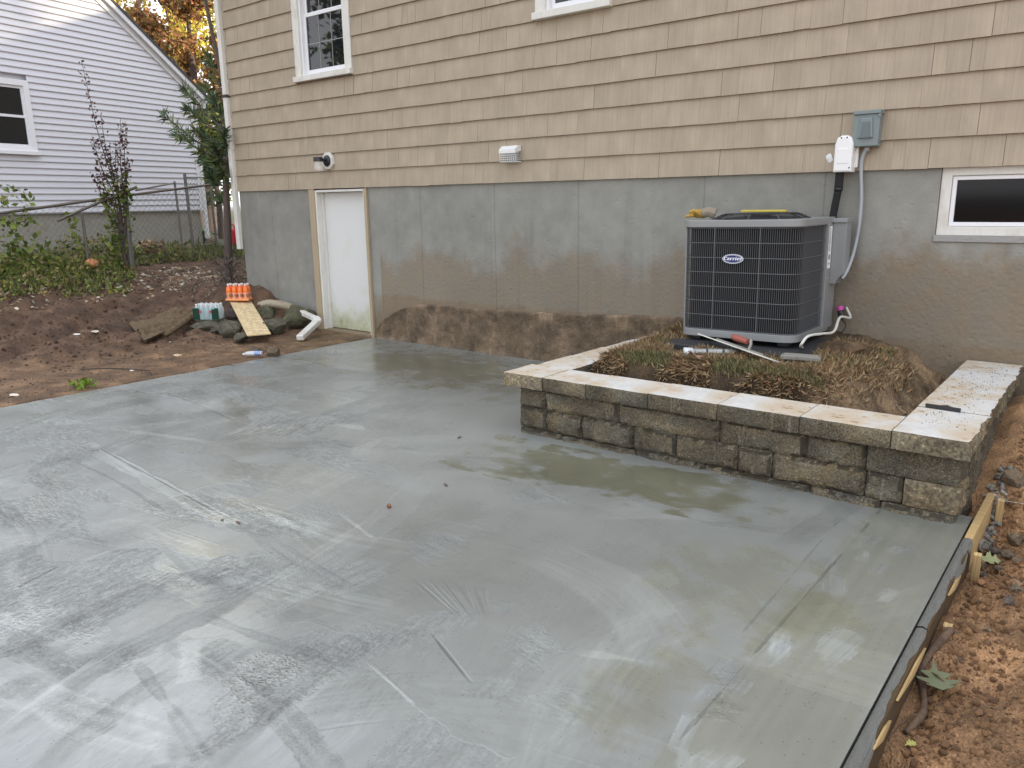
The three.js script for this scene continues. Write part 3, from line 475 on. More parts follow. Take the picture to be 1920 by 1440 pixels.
{
  const w = thing('retaining_wall', 'low grey block retaining wall with pale capstones around the grassy mound', 'wall');
  const R = rng(303); let s = 10;
  const put = (name, m, ...a) => add(w, name, splitBlock(...a, s++, name === 'cap_block' ? 0.0022 : 0.006), name === 'cap_block' ? [m, a[6] && a[6][0] === 0.003 || a[6][0] === 0.004 ? smoothStone : stones[s % 4]] : m);
  const A = 0.03, fr = [A, 0.012, 0, 0], pick = () => stones[Math.floor(R() * 4)];
  const row = (xs, y0, y1, d = 0.24) => { for (let i = 0; i + 1 < xs.length; i++) put('wall_block', i + 2 === xs.length && y0 < 0.1 ? smoothStone : pick(), xs[i] + 0.002, xs[i + 1] - 0.002, y0, y1, 2.155 - d, 2.155 + (R() - 0.5) * 0.008, [i + 2 === xs.length ? 0.003 : A, i ? 0 : 0.014, i + 2 === xs.length ? 0.03 : 0, 0]); };
  row([3.965, 4.19, 4.772, 5.46, 5.96, 6.28, 6.72], 0.1945, 0.337);
  row([3.96, 4.2, 4.49, 4.883, 5.183, 5.58, 5.783, 6.284, 6.468, 6.725], 0.045, 0.1915);
  for (let i = 0, x = 3.965; x < 6.7; i++) { const l = 0.35 + R() * 0.3, e = Math.min(x + l, 6.72); put('base_block', stones[2], x + 0.002, e - 0.002, -0.1, 0.042 - R() * 0.01, 1.92, 2.15 + (R() - 0.5) * 0.03, [0.03, 0, 0, 0]); x = e; }
  // capstones along the front
  const cx = [3.865, 4.2, 4.547, 5.006, 5.461, 5.935, 6.398];
  for (let i = 0; i < 6; i++) { const y = 0.432 + (R() - 0.5) * 0.004 + i * 0.002; put('cap_block', capTop[i % 3], cx[i] + 0.0015, cx[i + 1] - 0.0015, 0.34 + i * 0.001, y, 1.872, 2.2 + (R() - 0.5) * 0.006, [i ? 0.012 : 0.003, i ? 0 : 0.003, 0, 0]); }
  // right wing: caps back to the house, split faces outward
  const cz = [2.2, 1.62, 1.25, 0.82, 0.42, 0.03];
  for (let i = 0; i < 5; i++) put('cap_block', capTop[(i + 1) % 3], 6.4, 6.746 + (R() - 0.5) * 0.006, 0.348, 0.446 + (R() - 0.5) * 0.004, cz[i + 1] + 0.0015, cz[i] - 0.0015, [0.004, 0, 0.024, 0]);
  for (const [y0, y1, o] of [[0.1945, 0.345, 0], [0.045, 0.1915, 0.2], [-0.1, 0.042, 0.1]]) for (let z = 1.91 - o; z > 0.06;) { const e = Math.max(z - 0.4 - R() * 0.15, 0.03); put('wall_block', pick(), 6.47, 6.722, y0, y1, e + 0.002, z - 0.002, [0, 0, 0.028, 0]); z = e; }
  // left wing
  const lz = [1.87, 1.42, 0.98, 0.52, 0.06];
  for (let i = 0; i < 4; i++) { put('cap_block', capTop[i % 3], 3.9 + 0.02 * i, 4.215 + 0.01 * i, 0.34, 0.43, lz[i + 1] + 0.0015, lz[i] - 0.0015, [0, 0.01, 0.004, 0]); for (const [y0, y1] of [[0.1945, 0.337], [-0.1, 0.1915]]) put('wall_block', pick(), 3.985 + 0.02 * i, 4.2 + 0.01 * i, y0, y1, lz[i + 1] + 0.002, lz[i] - 0.002, [0, 0.02, 0.004, 0]); }
}
// ================================================================== SOIL MOUND BEHIND THE WALL
function moundY(x, z) {
  const wob = (fbm(x * 3, z * 3, 3, 151) - 0.5), front = 1.66 + wob * 0.2 - 0.06 * sst(5.6, 6, x), right = 6.02 + (fbm(z * 3, 2, 3, 152) - 0.5) * 0.2 - 0.12 * sst(0.6, 1.6, z);
  let y = lerp(0.16, 0.505, sst(front + 0.07, front - 0.035, z));
  y = lerp(y, 0.2, sst(right - 0.1, right + 0.42, x));
  y = Math.min(y, lerp(0.36, 0.52, sst(4.2, 4.36, x)));
  return y + 0.05 * sst(1.2, 0.2, z) * sst(5.9, 5.6, x);
}
const mY = (x, z) => { const s = sst(5.75, 6.05, x); return moundY(x, z) + (fbm(x * 7, z * 7, 4, 153) - 0.5) * lerp(0.04, 0.12, s) + (fbm(x * 28, z * 28, 3, 154) - 0.5) * lerp(0.02, 0.045, s); };
{
  const nx = 190, nz = 165, pos = [], col = [], uv = [], idx = [];
  for (let j = 0; j <= nz; j++) for (let i = 0; i <= nx; i++) {
    const x = 4.2 + 2.27 * i / nx, z = 0.0 + 1.92 * j / nz, y = mY(x, z), top = sst(0.42, 0.49, moundY(x, z)), n = fbm(x * 6, z * 6, 4, 155), s = 0.55 + 0.9 * fbm(x * 14, z * 14, 3, 156), tan = sst(5.7, 5.95, x + (n - 0.5) * 0.3);
    // undercut face leans forward a little under the turf
    pos.push(x, y, z + (1 - top) * 0.03 * (n - 0.5)); uv.push(x, z + y);
    const c = [0, 1, 2].map((e) => lerp([0.115, 0.077, 0.043][e], [0.31, 0.215, 0.125][e], tan) * s); col.push(...c);
    if (i && j) { const o = j * (nx + 1) + i, a = o - nx - 2, b = o - nx - 1, d = o - 1; idx.push(a, d, b, b, d, o); }
  }
  const g = new THREE.BufferGeometry(); g.setAttribute('position', new THREE.Float32BufferAttribute(pos, 3)); g.setAttribute('uv', new THREE.Float32BufferAttribute(uv, 2)); g.setAttribute('color', new THREE.Float32BufferAttribute(col, 3)); g.setIndex(idx); g.computeVertexNormals();
  struct('soil_mound', g, soilMat, 'cut bank of brown soil inside the block wall, carrying the air conditioner');
  // turf on the mound: living and dead blades, overhanging at the cut
  const blade = (dead) => (R) => { let x, z, k = 0; do { x = 4.25 + R() * 1.95; z = 0.35 + R() * 1.34; k++; } while (k < 30 && (moundY(x, z) < (dead ? 0.36 : 0.465) || fbm(x * 3.2, z * 3.2, 3, dead ? 158 : 157) < (dead ? 0.36 : 0.46) || (x > 4.62 && x < 5.62 && z < 1.1) || (R() < (x > 5.92 ? 0.82 : x > 5.75 ? 0.5 : 0)))); return V(x, mY(x, z), z); };
  const mk = (n, size, colors, dead, seed) => leafCloud(blade(dead), n, { size, aspect: 0.07, seed, colors, dir: (p, a, R) => { a.set(R() - 0.5, dead ? 0.1 + R() * 0.4 : 0.6 + R() * 0.6, R() - 0.5 + (p.z > 1.45 ? (dead ? 0.7 : 0.35) : 0)).normalize(); if (dead && p.z > 1.48) a.y -= 0.7 * R(); a.normalize(); p.addScaledVector(a, size * 0.38); } });
  const gm = new THREE.Mesh(mk(8500, 0.05, [[0.15, 0.16, 0.055], [0.21, 0.21, 0.075], [0.11, 0.12, 0.045], [0.36, 0.30, 0.15], [0.30, 0.25, 0.12]], false, 5), bladeMat); stuff('mound_grass', gm, 'short green grass on top of the soil mound', 'grass');
  const dm = new THREE.Mesh(mk(14000, 0.075, [[0.36, 0.26, 0.135], [0.45, 0.34, 0.19], [0.24, 0.16, 0.085], [0.36, 0.21, 0.10]], true, 6), bladeMat); stuff('dead_grass', dm, 'straw coloured dead grass and roots hanging over the cut edge of the mound', 'grass');
}

// ================================================================== AIR CONDITIONER
{
  const X0 = 4.565, X1 = 5.45, Z0 = 0.07, Z1 = 0.905, Y0 = 0.595, Y1 = 1.44, r = 0.11;
  const t = thing('air_conditioner', 'grey outdoor air conditioner with a black wire grille and a blue oval badge', 'air conditioner', [0, 0, 0]);
  t.position.set(5.0, Y0, 0.49); t.rotation.z = 0.012; const off = (g) => g.translate(-5.0, -Y0, -0.49);
  const steel = mat(lin(0.25, 0.255, 0.25), 0.38), wire = mat(lin(0.105, 0.108, 0.112), 0.5), dark = mat(lin(0.012, 0.013, 0.014), 0.7);
  const flat = (P, h, y, holes = [], bev = 0) => off(extrude(P.map(([x, z]) => [x, -z]), h, bev, holes.map((H) => H.map(([x, z]) => [x, -z]))).rotateX(-Math.PI / 2).translate(0, y, 0));
  const ring = (d) => roundRect(X0 + d, X1 - d, Z0 + d, Z1 - d, r - d * 0.5, 10);
  add(t, 'base_pan', flat(ring(-0.004), 0.045, Y0, [], 0.004), steel);
  const finTex = tex(256, 64, (u) => { const s = (u * 128) % 1 < 0.5 ? 62 : 26; return [s, s, s * 1.03]; });
  const coil = flat(ring(0.03), Y1 - Y0 - 0.07, Y0 + 0.04); add(t, 'coil', coil, mat(lin(0.008, 0.0085, 0.009), 0.95));
  // grille wires following the outline
  const loop = ring(0.006); loop.push(loop[0]); const cum = [0]; for (let i = 1; i < loop.length; i++) cum.push(cum[i - 1] + Math.hypot(loop[i][0] - loop[i - 1][0], loop[i][1] - loop[i - 1][1]));
  const onLoop = (s) => { let i = 1; while (i < cum.length - 1 && cum[i] < s) i++; const k = (s - cum[i - 1]) / (cum[i] - cum[i - 1]); return [lerp(loop[i - 1][0], loop[i][0], k), lerp(loop[i - 1][1], loop[i][1], k)]; };
  const total = cum[cum.length - 1], vert = [], yb = Y0 + 0.05, yt = Y1 - 0.035, nV = Math.round(total / 0.0155);
  for (let i = 0; i < nV; i++) { const [x, z] = onLoop(total * i / nV); if (x > X1 - 0.02 && z < 0.33) continue; vert.push(off(tube([V(x, yb, z), V(x, yt, z)], 0.0017, { k: 5 }))); }
  add(t, 'vertical_wires', join(vert), wire, { kind: 'stuff' });
  for (let k = 0; k < 8; k++) { const y = lerp(yb + 0.005, yt - 0.012, k / 7); add(t, 'grille_rail', off(tube(loop.map(([x, z]) => V(x, y, z)), 0.0032, { straight: true, n: loop.length - 1, k: 5 })), wire); }
  for (const x of [4.83, 5.17]) { const p = add(t, 'grille_strap', off(tube([V(x, yb - 0.03, Z1 - 0.003), V(x, yt + 0.01, Z1 - 0.003)], 0.0045, { k: 6 })), wire); add(p, 'screw', off(new THREE.SphereGeometry(0.007, 8, 6).translate(x, yt + 0.006, Z1 + 0.002)), steel); }
  for (const [a, b] of [[X0 + 0.004, Z1 - 0.09], [X0 + 0.09, Z0 + 0.004]]) add(t, 'corner_post', off(box(a - 0.006, a + 0.012, Y0 + 0.04, Y1 - 0.03, b - 0.012, b + 0.012, 0.003)), steel);
  // lid with fan opening, guard, fan
  const CX = (X0 + X1) / 2 - 0.0, CZ = (Z0 + Z1) / 2, hole = []; for (let i = 0; i < 40; i++) hole.push([CX + Math.cos(i / 40 * 6.2832) * 0.33, CZ + Math.sin(i / 40 * 6.2832) * 0.33]);
  add(t, 'lid', flat(ring(-0.008), 0.04, Y1 - 0.035, [hole], 0.006), steel);
  const guard = [], blk = mat(lin(0.03, 0.03, 0.032), 0.45);
  const gy = (q) => Y1 + 0.012 + 0.038 * sst(0.37, 0.26, q);
  for (let k = 0; k < 20; k++) { const q = 0.055 + k * 0.016, P = []; for (let i = 0; i <= 40; i++) { const a = i / 40 * 6.2832; P.push(V(CX + Math.cos(a) * q, gy(q), CZ + Math.sin(a) * q)); } guard.push(off(tube(P, 0.0022, { straight: true, n: 40, k: 4 }))); }
  add(t, 'fan_guard', join(guard), blk, { kind: 'stuff' });
  for (let k = 0; k < 10; k++) { const a = k / 10 * 6.2832 + 0.2, P = [0.02, 0.12, 0.2, 0.28, 0.36].map((q) => V(CX + Math.cos(a) * q, gy(q) - 0.003, CZ + Math.sin(a) * q)); add(t, 'guard_spoke', off(tube(P, 0.0035, { n: 8, k: 5 })), wire); }
  const motor = add(t, 'fan_motor', off(new THREE.CylinderGeometry(0.07, 0.075, 0.14, 20).translate(CX, Y1 - 0.03, CZ)), dark);
  for (let k = 0; k < 3; k++) { const g = new THREE.BoxGeometry(0.24, 0.004, 0.16).rotateX(0.4).translate(0.18, -0.1, 0).rotateY(k * 2.094).translate(CX, Y1 - 0.04, CZ); add(motor, 'fan_blade', off(g), mat(lin(0.05, 0.05, 0.05), 0.5)); }
  // service panel and its box on the right rear corner
  const pn = add(t, 'service_panel', off(box(X1 - 0.03, X1 + 0.012, Y0 + 0.02, Y1 - 0.035, Z0 + 0.01, 0.32, 0.006)), steel);
  const cb = add(t, 'control_box', off(extrude([[0.0, 0.38], [0.0, 0.86], [0.10, 0.86], [0.10, 0.46], [0.06, 0.42], [0.04, 0.38]], 0.12, 0.004).translate(X1 + 0.012, Y0 - 0.02, Z0 + 0.03)), steel);
  add(cb, 'box_lid', off(box(X1 + 0.005, X1 + 0.118, Y1 - 0.03, Y1 - 0.0, Z0 + 0.01, Z0 + 0.17, 0.004)), steel);
  const lab = canvasTex(64, 256, (c, w, h) => { c.fillStyle = '#eef0ee'; c.fillRect(0, 0, w, h); c.fillStyle = '#555'; for (let i = 0; i < 26; i++) c.fillRect(8, 8 + i * 5.6, 30 + ((i * 37) % 18), 2); c.fillStyle = '#111'; c.fillRect(22, 172, 24, 30); c.fillStyle = '#444'; c.fillRect(20, 222, 10, 12); c.fillRect(36, 222, 10, 12); });
  const lp = new THREE.PlaneGeometry(0.075, 0.31).rotateY(Math.PI / 2); add(pn, 'label_sticker', off(lp.translate(X1 + 0.0145, Y1 - 0.21, 0.275)), mat(0xffffff, 0.5, { map: lab }), { label: 'white paper label strip with small print' });
  // badge
  const bt = canvasTex(512, 256, (c, w, h) => { c.fillStyle = '#c9ccd2'; c.fillRect(0, 0, w, h); c.fillStyle = '#16215f'; c.beginPath(); c.ellipse(256, 128, 240, 114, 0, 0, 7); c.fill(); c.strokeStyle = '#dfe2e8'; c.lineWidth = 6; c.beginPath(); c.ellipse(256, 128, 226, 101, 0, 0, 7); c.stroke(); c.fillStyle = '#ffffff'; c.font = 'bold 124px serif'; c.textAlign = 'center'; c.setTransform(1, 0, -0.22, 1, 34, 0); c.fillText('Carrier', 254, 162); });
  const bg = new THREE.CylinderGeometry(1, 1, 1, 40).rotateX(Math.PI / 2); const bd = add(t, 'badge_rim', off(bg.clone().scale(0.079, 0.0345, 0.008).translate(4.978, 1.175, Z1 + 0.001)), mat(lin(0.55, 0.56, 0.58), 0.3));
  const face = new THREE.CircleGeometry(1, 40).scale(0.076, 0.032, 1).translate(4.978, 1.175, Z1 + 0.0058); add(bd, 'badge', off(face), mat(0xffffff, 0.35, { map: bt }), { label: 'dark blue oval badge with white slanted lettering' });
  for (const [x, z] of [[4.66, 0.2], [5.34, 0.2], [4.66, 0.78], [5.34, 0.78]]) add(t, 'foot', off(box(x - 0.04, x + 0.04, Y0 - 0.045, Y0 + 0.002, z - 0.04, z + 0.04, 0.004)), blk);
}
const blackPlastic = mat(lin(0.03, 0.031, 0.033), 0.6, { bumpMap: rep(stoneBump, 0.2), bumpScale: 0.002 });
single('equipment_pad', 'black plastic pad under the air conditioner', 'pad', box(4.545, 5.60, 0.49, 0.553, 0.05, 1.12, 0.01), blackPlastic);
const alu = mat(lin(0.34, 0.33, 0.31), 0.5, { metalness: 0.4, map: rep(dirtyTex, 0.3) }), toolWhite = mat(lin(0.75, 0.75, 0.73), 0.45, { map: rep(dirtyTex, 0.3) });
{ // long finishing trowel leaning on its edge against the unit
  const a = at(1317, 629, 'z', 1.0), b = at(1462, 680, 'z', 1.36);
  const t = thing('finishing_trowel', 'long steel finishing trowel with a red handle leaning against the air conditioner', 'trowel', [a.x, 0, a.z]);
  const L = b.clone().sub(a), u = L.clone().normalize(), vd = a.clone().sub(EYE).normalize(), n = V().crossVectors(vd, u).normalize().multiplyScalar(-1), s = V().crossVectors(u, n); if (n.y < 0) { n.negate(); s.negate(); }
  const M = new THREE.Matrix4().makeBasis(u, n, s).setPosition(a.x * 0, a.y, 0), len = L.length();
  add(t, 'blade', box(0, len, -0.004, 0.006, -0.05, 0.05, 0.002).applyMatrix4(M), toolWhite);
  add(t, 'mount', join(tube([V(len * 0.62, 0.005, 0), V(len * 0.62, 0.05, 0), V(len * 0.6, 0.085, 0)], 0.011, { n: 8 })).applyMatrix4(M), alu);
  add(t, 'back_rib', box(len * 0.2, len * 0.8, 0.006, 0.018, -0.008, 0.008, 0.003).applyMatrix4(M), alu);
  const h0 = at(1373, 631, 'z', 1.1).sub(V(a.x, 0, a.z)), h1 = at(1402, 641, 'z', 1.13).sub(V(a.x, 0, a.z));
  add(t, 'handle', tube([h0, h0.clone().lerp(h1, 0.15), h0.clone().lerp(h1, 0.5), h0.clone().lerp(h1, 0.9), h1], (q) => 0.016 + 0.008 * Math.sin(Math.min(1, q * 1.4) * Math.PI * 0.8), { n: 14, k: 12 }), mat(lin(0.36, 0.10, 0.075), 0.55, { map: rep(dirtyTex, 0.2) }));
}
{ // magnesium float
  const p = at(1502, 672, 'y', 0.56), t = thing('hand_float', 'grey magnesium hand float lying on the pad corner by the air conditioner', 'float', [p.x, 0.556, p.z]); t.rotation.y = 0.18;
  add(t, 'base', extrude([[-0.125, -0.04], [0.125, -0.04], [0.125, 0.04], [-0.125, 0.04]], 0.022, 0.004).rotateX(-Math.PI / 2), alu);
  add(t, 'rail', box(-0.11, 0.11, 0.022, 0.034, -0.012, 0.012, 0.003), alu); add(t, 'groove_plate', box(-0.1, 0.08, 0.022, 0.028, 0.014, 0.032, 0.002), mat(lin(0.2, 0.2, 0.2), 0.6));
}
{ // cement splashed roll of duct tubing / caulk tube
  const a = at(1284, 660, 'y', 0.55), b = at(1380, 661, 'y', 0.54), t = thing('silver_tube', 'silver grey tube lying in the grass before the black pad', 'tube', [0, 0, 0]);
  add(t, 'barrel', tube([a, a.clone().lerp(b, 0.5), b], 0.026, { n: 8, k: 14 }), mat(lin(0.42, 0.43, 0.44), 0.35, { metalness: 0.3, map: rep(dirtyTex, 0.2) }));
  const c = a.clone().lerp(b, -0.02), d = a.clone().lerp(b, 0.14); add(t, 'end_cap', tube([c, d], 0.032, { k: 14 }), mat(lin(0.6, 0.62, 0.62), 0.3));
  for (const q of [0.4, 0.72]) add(t, 'band', tube([a.clone().lerp(b, q), a.clone().lerp(b, q + 0.04)], 0.0275, { k: 14 }), mat(lin(0.06, 0.07, 0.075), 0.6));
}
function leafShape(s, lobes = 4, seed = 1) {                   // an oak-like leaf, x along its rib
  const R = rng(seed), half = [[0.04, 0.08], [0.14, 0.27], [0.20, 0.29], [0.29, 0.17], [0.36, 0.19], [0.45, 0.42], [0.52, 0.38], [0.60, 0.41], [0.62, 0.20], [0.70, 0.17], [0.78, 0.29], [0.86, 0.26], [0.88, 0.12]], jit = (k) => half.map(([x, y]) => [x + (R() - 0.5) * 0.04, k * y * (0.85 + 0.3 * R())]);
  const pts = [[-0.28, 0.012], ...jit(1), [1.02, 0], ...jit(-1).reverse(), [-0.28, -0.012]].map(([x, y]) => [x * s, y * s]);
  const g = new THREE.ShapeGeometry(new THREE.Shape(pts.map(([x, y]) => new THREE.Vector2(x, y)))).rotateX(-Math.PI / 2), p = g.attributes.position;
  for (let i = 0; i < p.count; i++) { const x = p.getX(i) / s, z = p.getZ(i) / s; p.setY(i, s * (0.45 * z * z + 0.16 * Math.sin(x * 4 + seed) * 0.5 + 0.12 * Math.abs(z) + 0.04)); }
  g.computeVertexNormals(); const q = g.clone(); { const i = q.index.array; for (let k = 0; k < i.length; k += 3) { const a = i[k]; i[k] = i[k + 1]; i[k + 1] = a; } const pp = q.attributes.position; for (let k = 0; k < pp.count; k++) pp.setY(k, pp.getY(k) - 0.0012); q.computeVertexNormals(); }
  return join(g, q);
}
const leafC = (r, g, b) => phys(lin(r, g, b), 0.7, { transmission: 0.15, thickness: 0, side: THREE.DoubleSide });
function fallen(px, py, plane, s, c, rot, label, tilt = 0, seed = 3) { const p = at(px, py, 'y', plane), m = single('fallen_leaf', label, 'leaf', leafShape(s, 4, seed), c); m.position.set(p.x, plane + 0.004, p.z); m.rotation.set(tilt, rot, 0, 'YXZ'); return m; }
{ const m = fallen(1312, 682, 0.515, 0.14, leafC(0.36, 0.20, 0.13), 2.6, 'dry red brown oak leaf on the turf before the silver tube', 0.5, 5); m.position.y += 0.03; }
{ // turf sod beside the pad
  const p = at(1588, 664, 'y', 0.52), g = rockGeo(0.36, 0.16, 0.22, 77, 0.35); const m = single('turf_clod', 'brown clod of turf lying beside the grey hand float', 'clod', g, mat(lin(0.22, 0.145, 0.08), 0.95, { map: rep(soilTex, 0.4), bumpMap: rep(soilBump, 0.25), bumpScale: 0.02 })); m.position.set(p.x, 0.46, p.z);
}
{ // black square on the capstone
  const p = at(1768, 768, 'y', 0.446), t = thing('speed_square', 'small black triangular speed square on a pale capstone', 'square', [p.x, 0.447, p.z]); t.rotation.y = -0.08;
  const sh = extrude([[-0.085, 0], [0.085, 0], [0.0, 0.085]], 0.004, 0, [[[-0.05, 0.012], [0.05, 0.012], [0.0, 0.062]]]).rotateX(-Math.PI / 2); const k = mat(lin(0.02, 0.02, 0.021), 0.5);
  add(t, 'plate', sh.translate(0, 0.004, 0), k); add(t, 'fence_edge', box(-0.088, 0.088, 0, 0.022, -0.0, 0.012, 0.002), k); add(t, 'plate_web', box(-0.03, 0.03, 0.004, 0.007, -0.036, -0.03), k);
}
{ // glove
  const p = at(1312, 400, 'y', 1.49), t = thing('work_glove', 'crumpled yellow and grey work glove on top of the air conditioner', 'glove', [p.x, 1.452, p.z]);
  const y = mat(lin(0.55, 0.34, 0.07), 0.85, { bumpMap: rep(stoneBump, 0.1), bumpScale: 0.006 }), gq = mat(lin(0.32, 0.27, 0.2), 0.9, { bumpMap: rep(stoneBump, 0.1), bumpScale: 0.006 });
  const palm = rockGeo(0.13, 0.07, 0.09, 9, 0.3, 3); add(t, 'palm', palm.translate(0, 0.0, 0), y);
  for (let i = 0; i < 4; i++) add(t, 'finger', tube([V(-0.03, 0.025, -0.03 + i * 0.022), V(-0.075, 0.035 - 0.006 * i, -0.035 + i * 0.026), V(-0.115 + 0.008 * i, 0.014, -0.03 + i * 0.03)], (q) => 0.0125 - 0.003 * q, { n: 8, k: 8 }), y);
  add(t, 'thumb', tube([V(0.0, 0.04, 0.03), V(-0.03, 0.06, 0.05), V(-0.06, 0.045, 0.055)], 0.0125, { n: 8, k: 8 }), y);
  add(t, 'cuff', tube([V(0.02, 0.035, 0), V(0.07, 0.05, -0.01), V(0.12, 0.03, -0.03)], (q) => 0.034 + 0.008 * q, { n: 8, k: 12 }), gq);
}
single('yellow_level', 'flat yellow level lying across the back of the air conditioner lid', 'level', box(4.74, 5.1, 1.494, 1.511, 0.2, 0.25, 0.004), mat(lin(0.6, 0.48, 0.06), 0.5));
{ // wall mounted pieces
  const lineCover = thing('line_set_cover', 'white plastic line-set cover on the shingles beside the grey disconnect box', 'pipe cover', [5.46, 1.78, 0.03]);
  const wp = mat(lin(0.80, 0.80, 0.78), 0.35);
  const body = []; const P = [[-0.065, 0], [0.065, 0], [0.065, 0.2], [0.05, 0.245], [0.02, 0.262], [-0.02, 0.262], [-0.05, 0.245], [-0.065, 0.2]];
  add(lineCover, 'cover', extrude(P, 0.10, 0.014), wp);
  add(lineCover, 'face_plate', extrude([[-0.042, 0.06], [0.042, 0.06], [0.04, 0.17], [-0.04, 0.17]], 0.012, 0.005).translate(0, 0, 0.1), wp);
  add(lineCover, 'wall_flange', box(0.05, 0.085, 0.03, 0.25, -0.005, 0.03, 0.01), wp);
  for (const [x, y] of [[-0.02, 0.245], [0.02, 0.245], [0.05, 0.03]]) add(lineCover, 'screw', new THREE.SphereGeometry(0.006, 8, 6).translate(x, y, 0.113), mat(lin(0.02, 0.02, 0.02), 0.6));
  const box1 = thing('disconnect_box', 'grey metal disconnect box with a flared window cover on the shingles', 'electrical box', [5.6, 1.955, 0.02]), gm = mat(lin(0.185, 0.225, 0.225), 0.42);
  add(box1, 'body', box(-0.085, 0.085, 0, 0.245, 0, 0.085, 0.004), gm); const cv = add(box1, 'cover', box(-0.09, 0.088, 0.004, 0.226, 0.085, 0.097, 0.004), gm); add(box1, 'hood', join(box(-0.094, 0.094, 0.226, 0.252, 0, 0.112, 0.004), box(0.078, 0.094, 0.2, 0.226, 0.085, 0.108, 0.003)), gm);
  const fg = extrude([[-0.052, 0.06], [0.052, 0.06], [0.04, 0.20], [-0.04, 0.20]], 0.008, 0.008); add(cv, 'raised_panel', fg.translate(0, 0.0, 0.097), gm); add(cv, 'recess', extrude([[-0.036, 0.062], [0.036, 0.062], [0.026, 0.172], [-0.026, 0.172]], 0.004, 0.0).translate(0, 0, 0.1135), mat(lin(0.13, 0.155, 0.16), 0.5));
  const pip = thing('refrigerant_pipe', 'black foam insulated pipe running from the white cover down behind the air conditioner', 'pipe');
  const foam = mat(lin(0.015, 0.015, 0.016), 0.85, { bumpMap: rep(stoneBump, 0.15), bumpScale: 0.005 });
  const p0 = at(1575, 322, 'z', 0.09), p1 = at(1572, 355, 'z', 0.09), p2 = at(1563, 400, 'z', 0.07), p3 = V(5.36, 1.0, 0.04), p4 = V(5.3, 0.8, 0.05);
  add(pip, 'upper_sleeve', tube([p0.clone().setY(1.8), p0, p1], 0.031, { n: 8, k: 12 }), foam); add(pip, 'lower_sleeve', tube([p1.clone().add(V(0, 0.004, 0)), p2, p3, p4], 0.028, { n: 14, k: 12 }), foam); add(pip, 'tape', tube([p1.clone().add(V(0, 0.012, 0)), p1.clone().add(V(0, -0.012, 0))], 0.0325, { k: 12 }), mat(lin(0.01, 0.01, 0.01), 0.4));
  const cond = thing('flexible_conduit', 'grey flexible conduit hanging from the disconnect box to the air conditioner', 'conduit');
  const cm = mat(lin(0.34, 0.36, 0.37), 0.45);
  add(cond, 'hose', tube([V(5.6, 1.96, 0.05), at(1616, 300, 'z', 0.05), at(1615, 380, 'z', 0.05), at(1608, 440, 'z', 0.06), at(1596, 488, 'z', 0.1), V(5.555, 1.03, 0.18), V(5.54, 1.0, 0.2)], 0.0135, { n: 40, k: 10 }), cm); add(cond, 'connector', tube([V(5.6, 1.962, 0.05), V(5.6, 1.925, 0.05)], 0.02, { k: 12 }), cm);
  const v = thing('dryer_vent', 'small white louvred vent hood with a square mesh cage on the shingles', 'vent', [2.255, 1.985, 0.02]);
  add(v, 'hood', extrude([[0, 0.155], [0, 0.10], [0.10, 0.085], [0.10, 0.12], [0.05, 0.155]], 0.2, 0.004).rotateY(-Math.PI / 2).scale(1, 1, 1).translate(0.1, 0, 0), white);
  for (let i = 0; i < 9; i++) { const x = -0.1 + i * 0.025; add(v, 'cage_bar', tube([V(x, 0.1, 0.1), V(x, 0.0, 0.085), V(x, -0.004, 0.0)], 0.0035, { straight: true, n: 2, k: 5 }), white); }
  for (let i = 0; i < 5; i++) { const y = 0.003 + i * 0.02; add(v, 'cage_bar', tube([V(-0.1, y, 0.0), V(-0.1, y, 0.086 + i * 0.003), V(0.1, y, 0.086 + i * 0.003), V(0.1, y, 0)], 0.0035, { straight: true, n: 3, k: 5 }), white); }
  add(v, 'flap', box(-0.085, 0.085, 0.01, 0.1, 0.02, 0.03), mat(lin(0.35, 0.35, 0.34), 0.7));
  const l = thing('wall_lamp', 'black outdoor wall lamp with a clear glass jar on a white octagonal block', 'lamp', [-0.6, 2.115, 0.022]);
  const oct = []; for (let i = 0; i < 8; i++) oct.push([Math.cos((i + 0.5) * Math.PI / 4) * 0.105, Math.sin((i + 0.5) * Math.PI / 4) * 0.105]);
  add(l, 'mounting_block', extrude(oct, 0.03, 0.005), whiteWorn); const bk = mat(lin(0.015, 0.015, 0.017), 0.4);
  add(l, 'canopy', new THREE.SphereGeometry(0.068, 24, 12).scale(1, 1, 0.5).translate(0.0, 0, 0.036), bk); add(l, 'arm', tube([V(0, 0.0, 0.06), V(-0.01, 0.012, 0.12)], 0.016, { k: 10 }), bk);
  add(l, 'cap', new THREE.CylinderGeometry(0.055, 0.06, 0.05, 20).translate(-0.015, 0.015, 0.155), bk);
  add(l, 'glass_jar', new THREE.LatheGeometry([[0.05, 0], [0.05, -0.03], [0.055, -0.09], [0.047, -0.11], [0.001, -0.114]].map(([a, b]) => new THREE.Vector2(a, b)), 20).translate(-0.015, -0.01, 0.155), phys(0xffffff, 0.08, { transmission: 0.85, thickness: 0, side: THREE.DoubleSide }));
  const sp = thing('caulk_splat', 'white dab of old caulk on a shingle left of the line-set cover', 'splat', [5.33, 1.885, 0.024]); add(sp, 'dab', rockGeo(0.055, 0.07, 0.012, 31, 0.5, 2).translate(0, -0.03, 0), white);
}
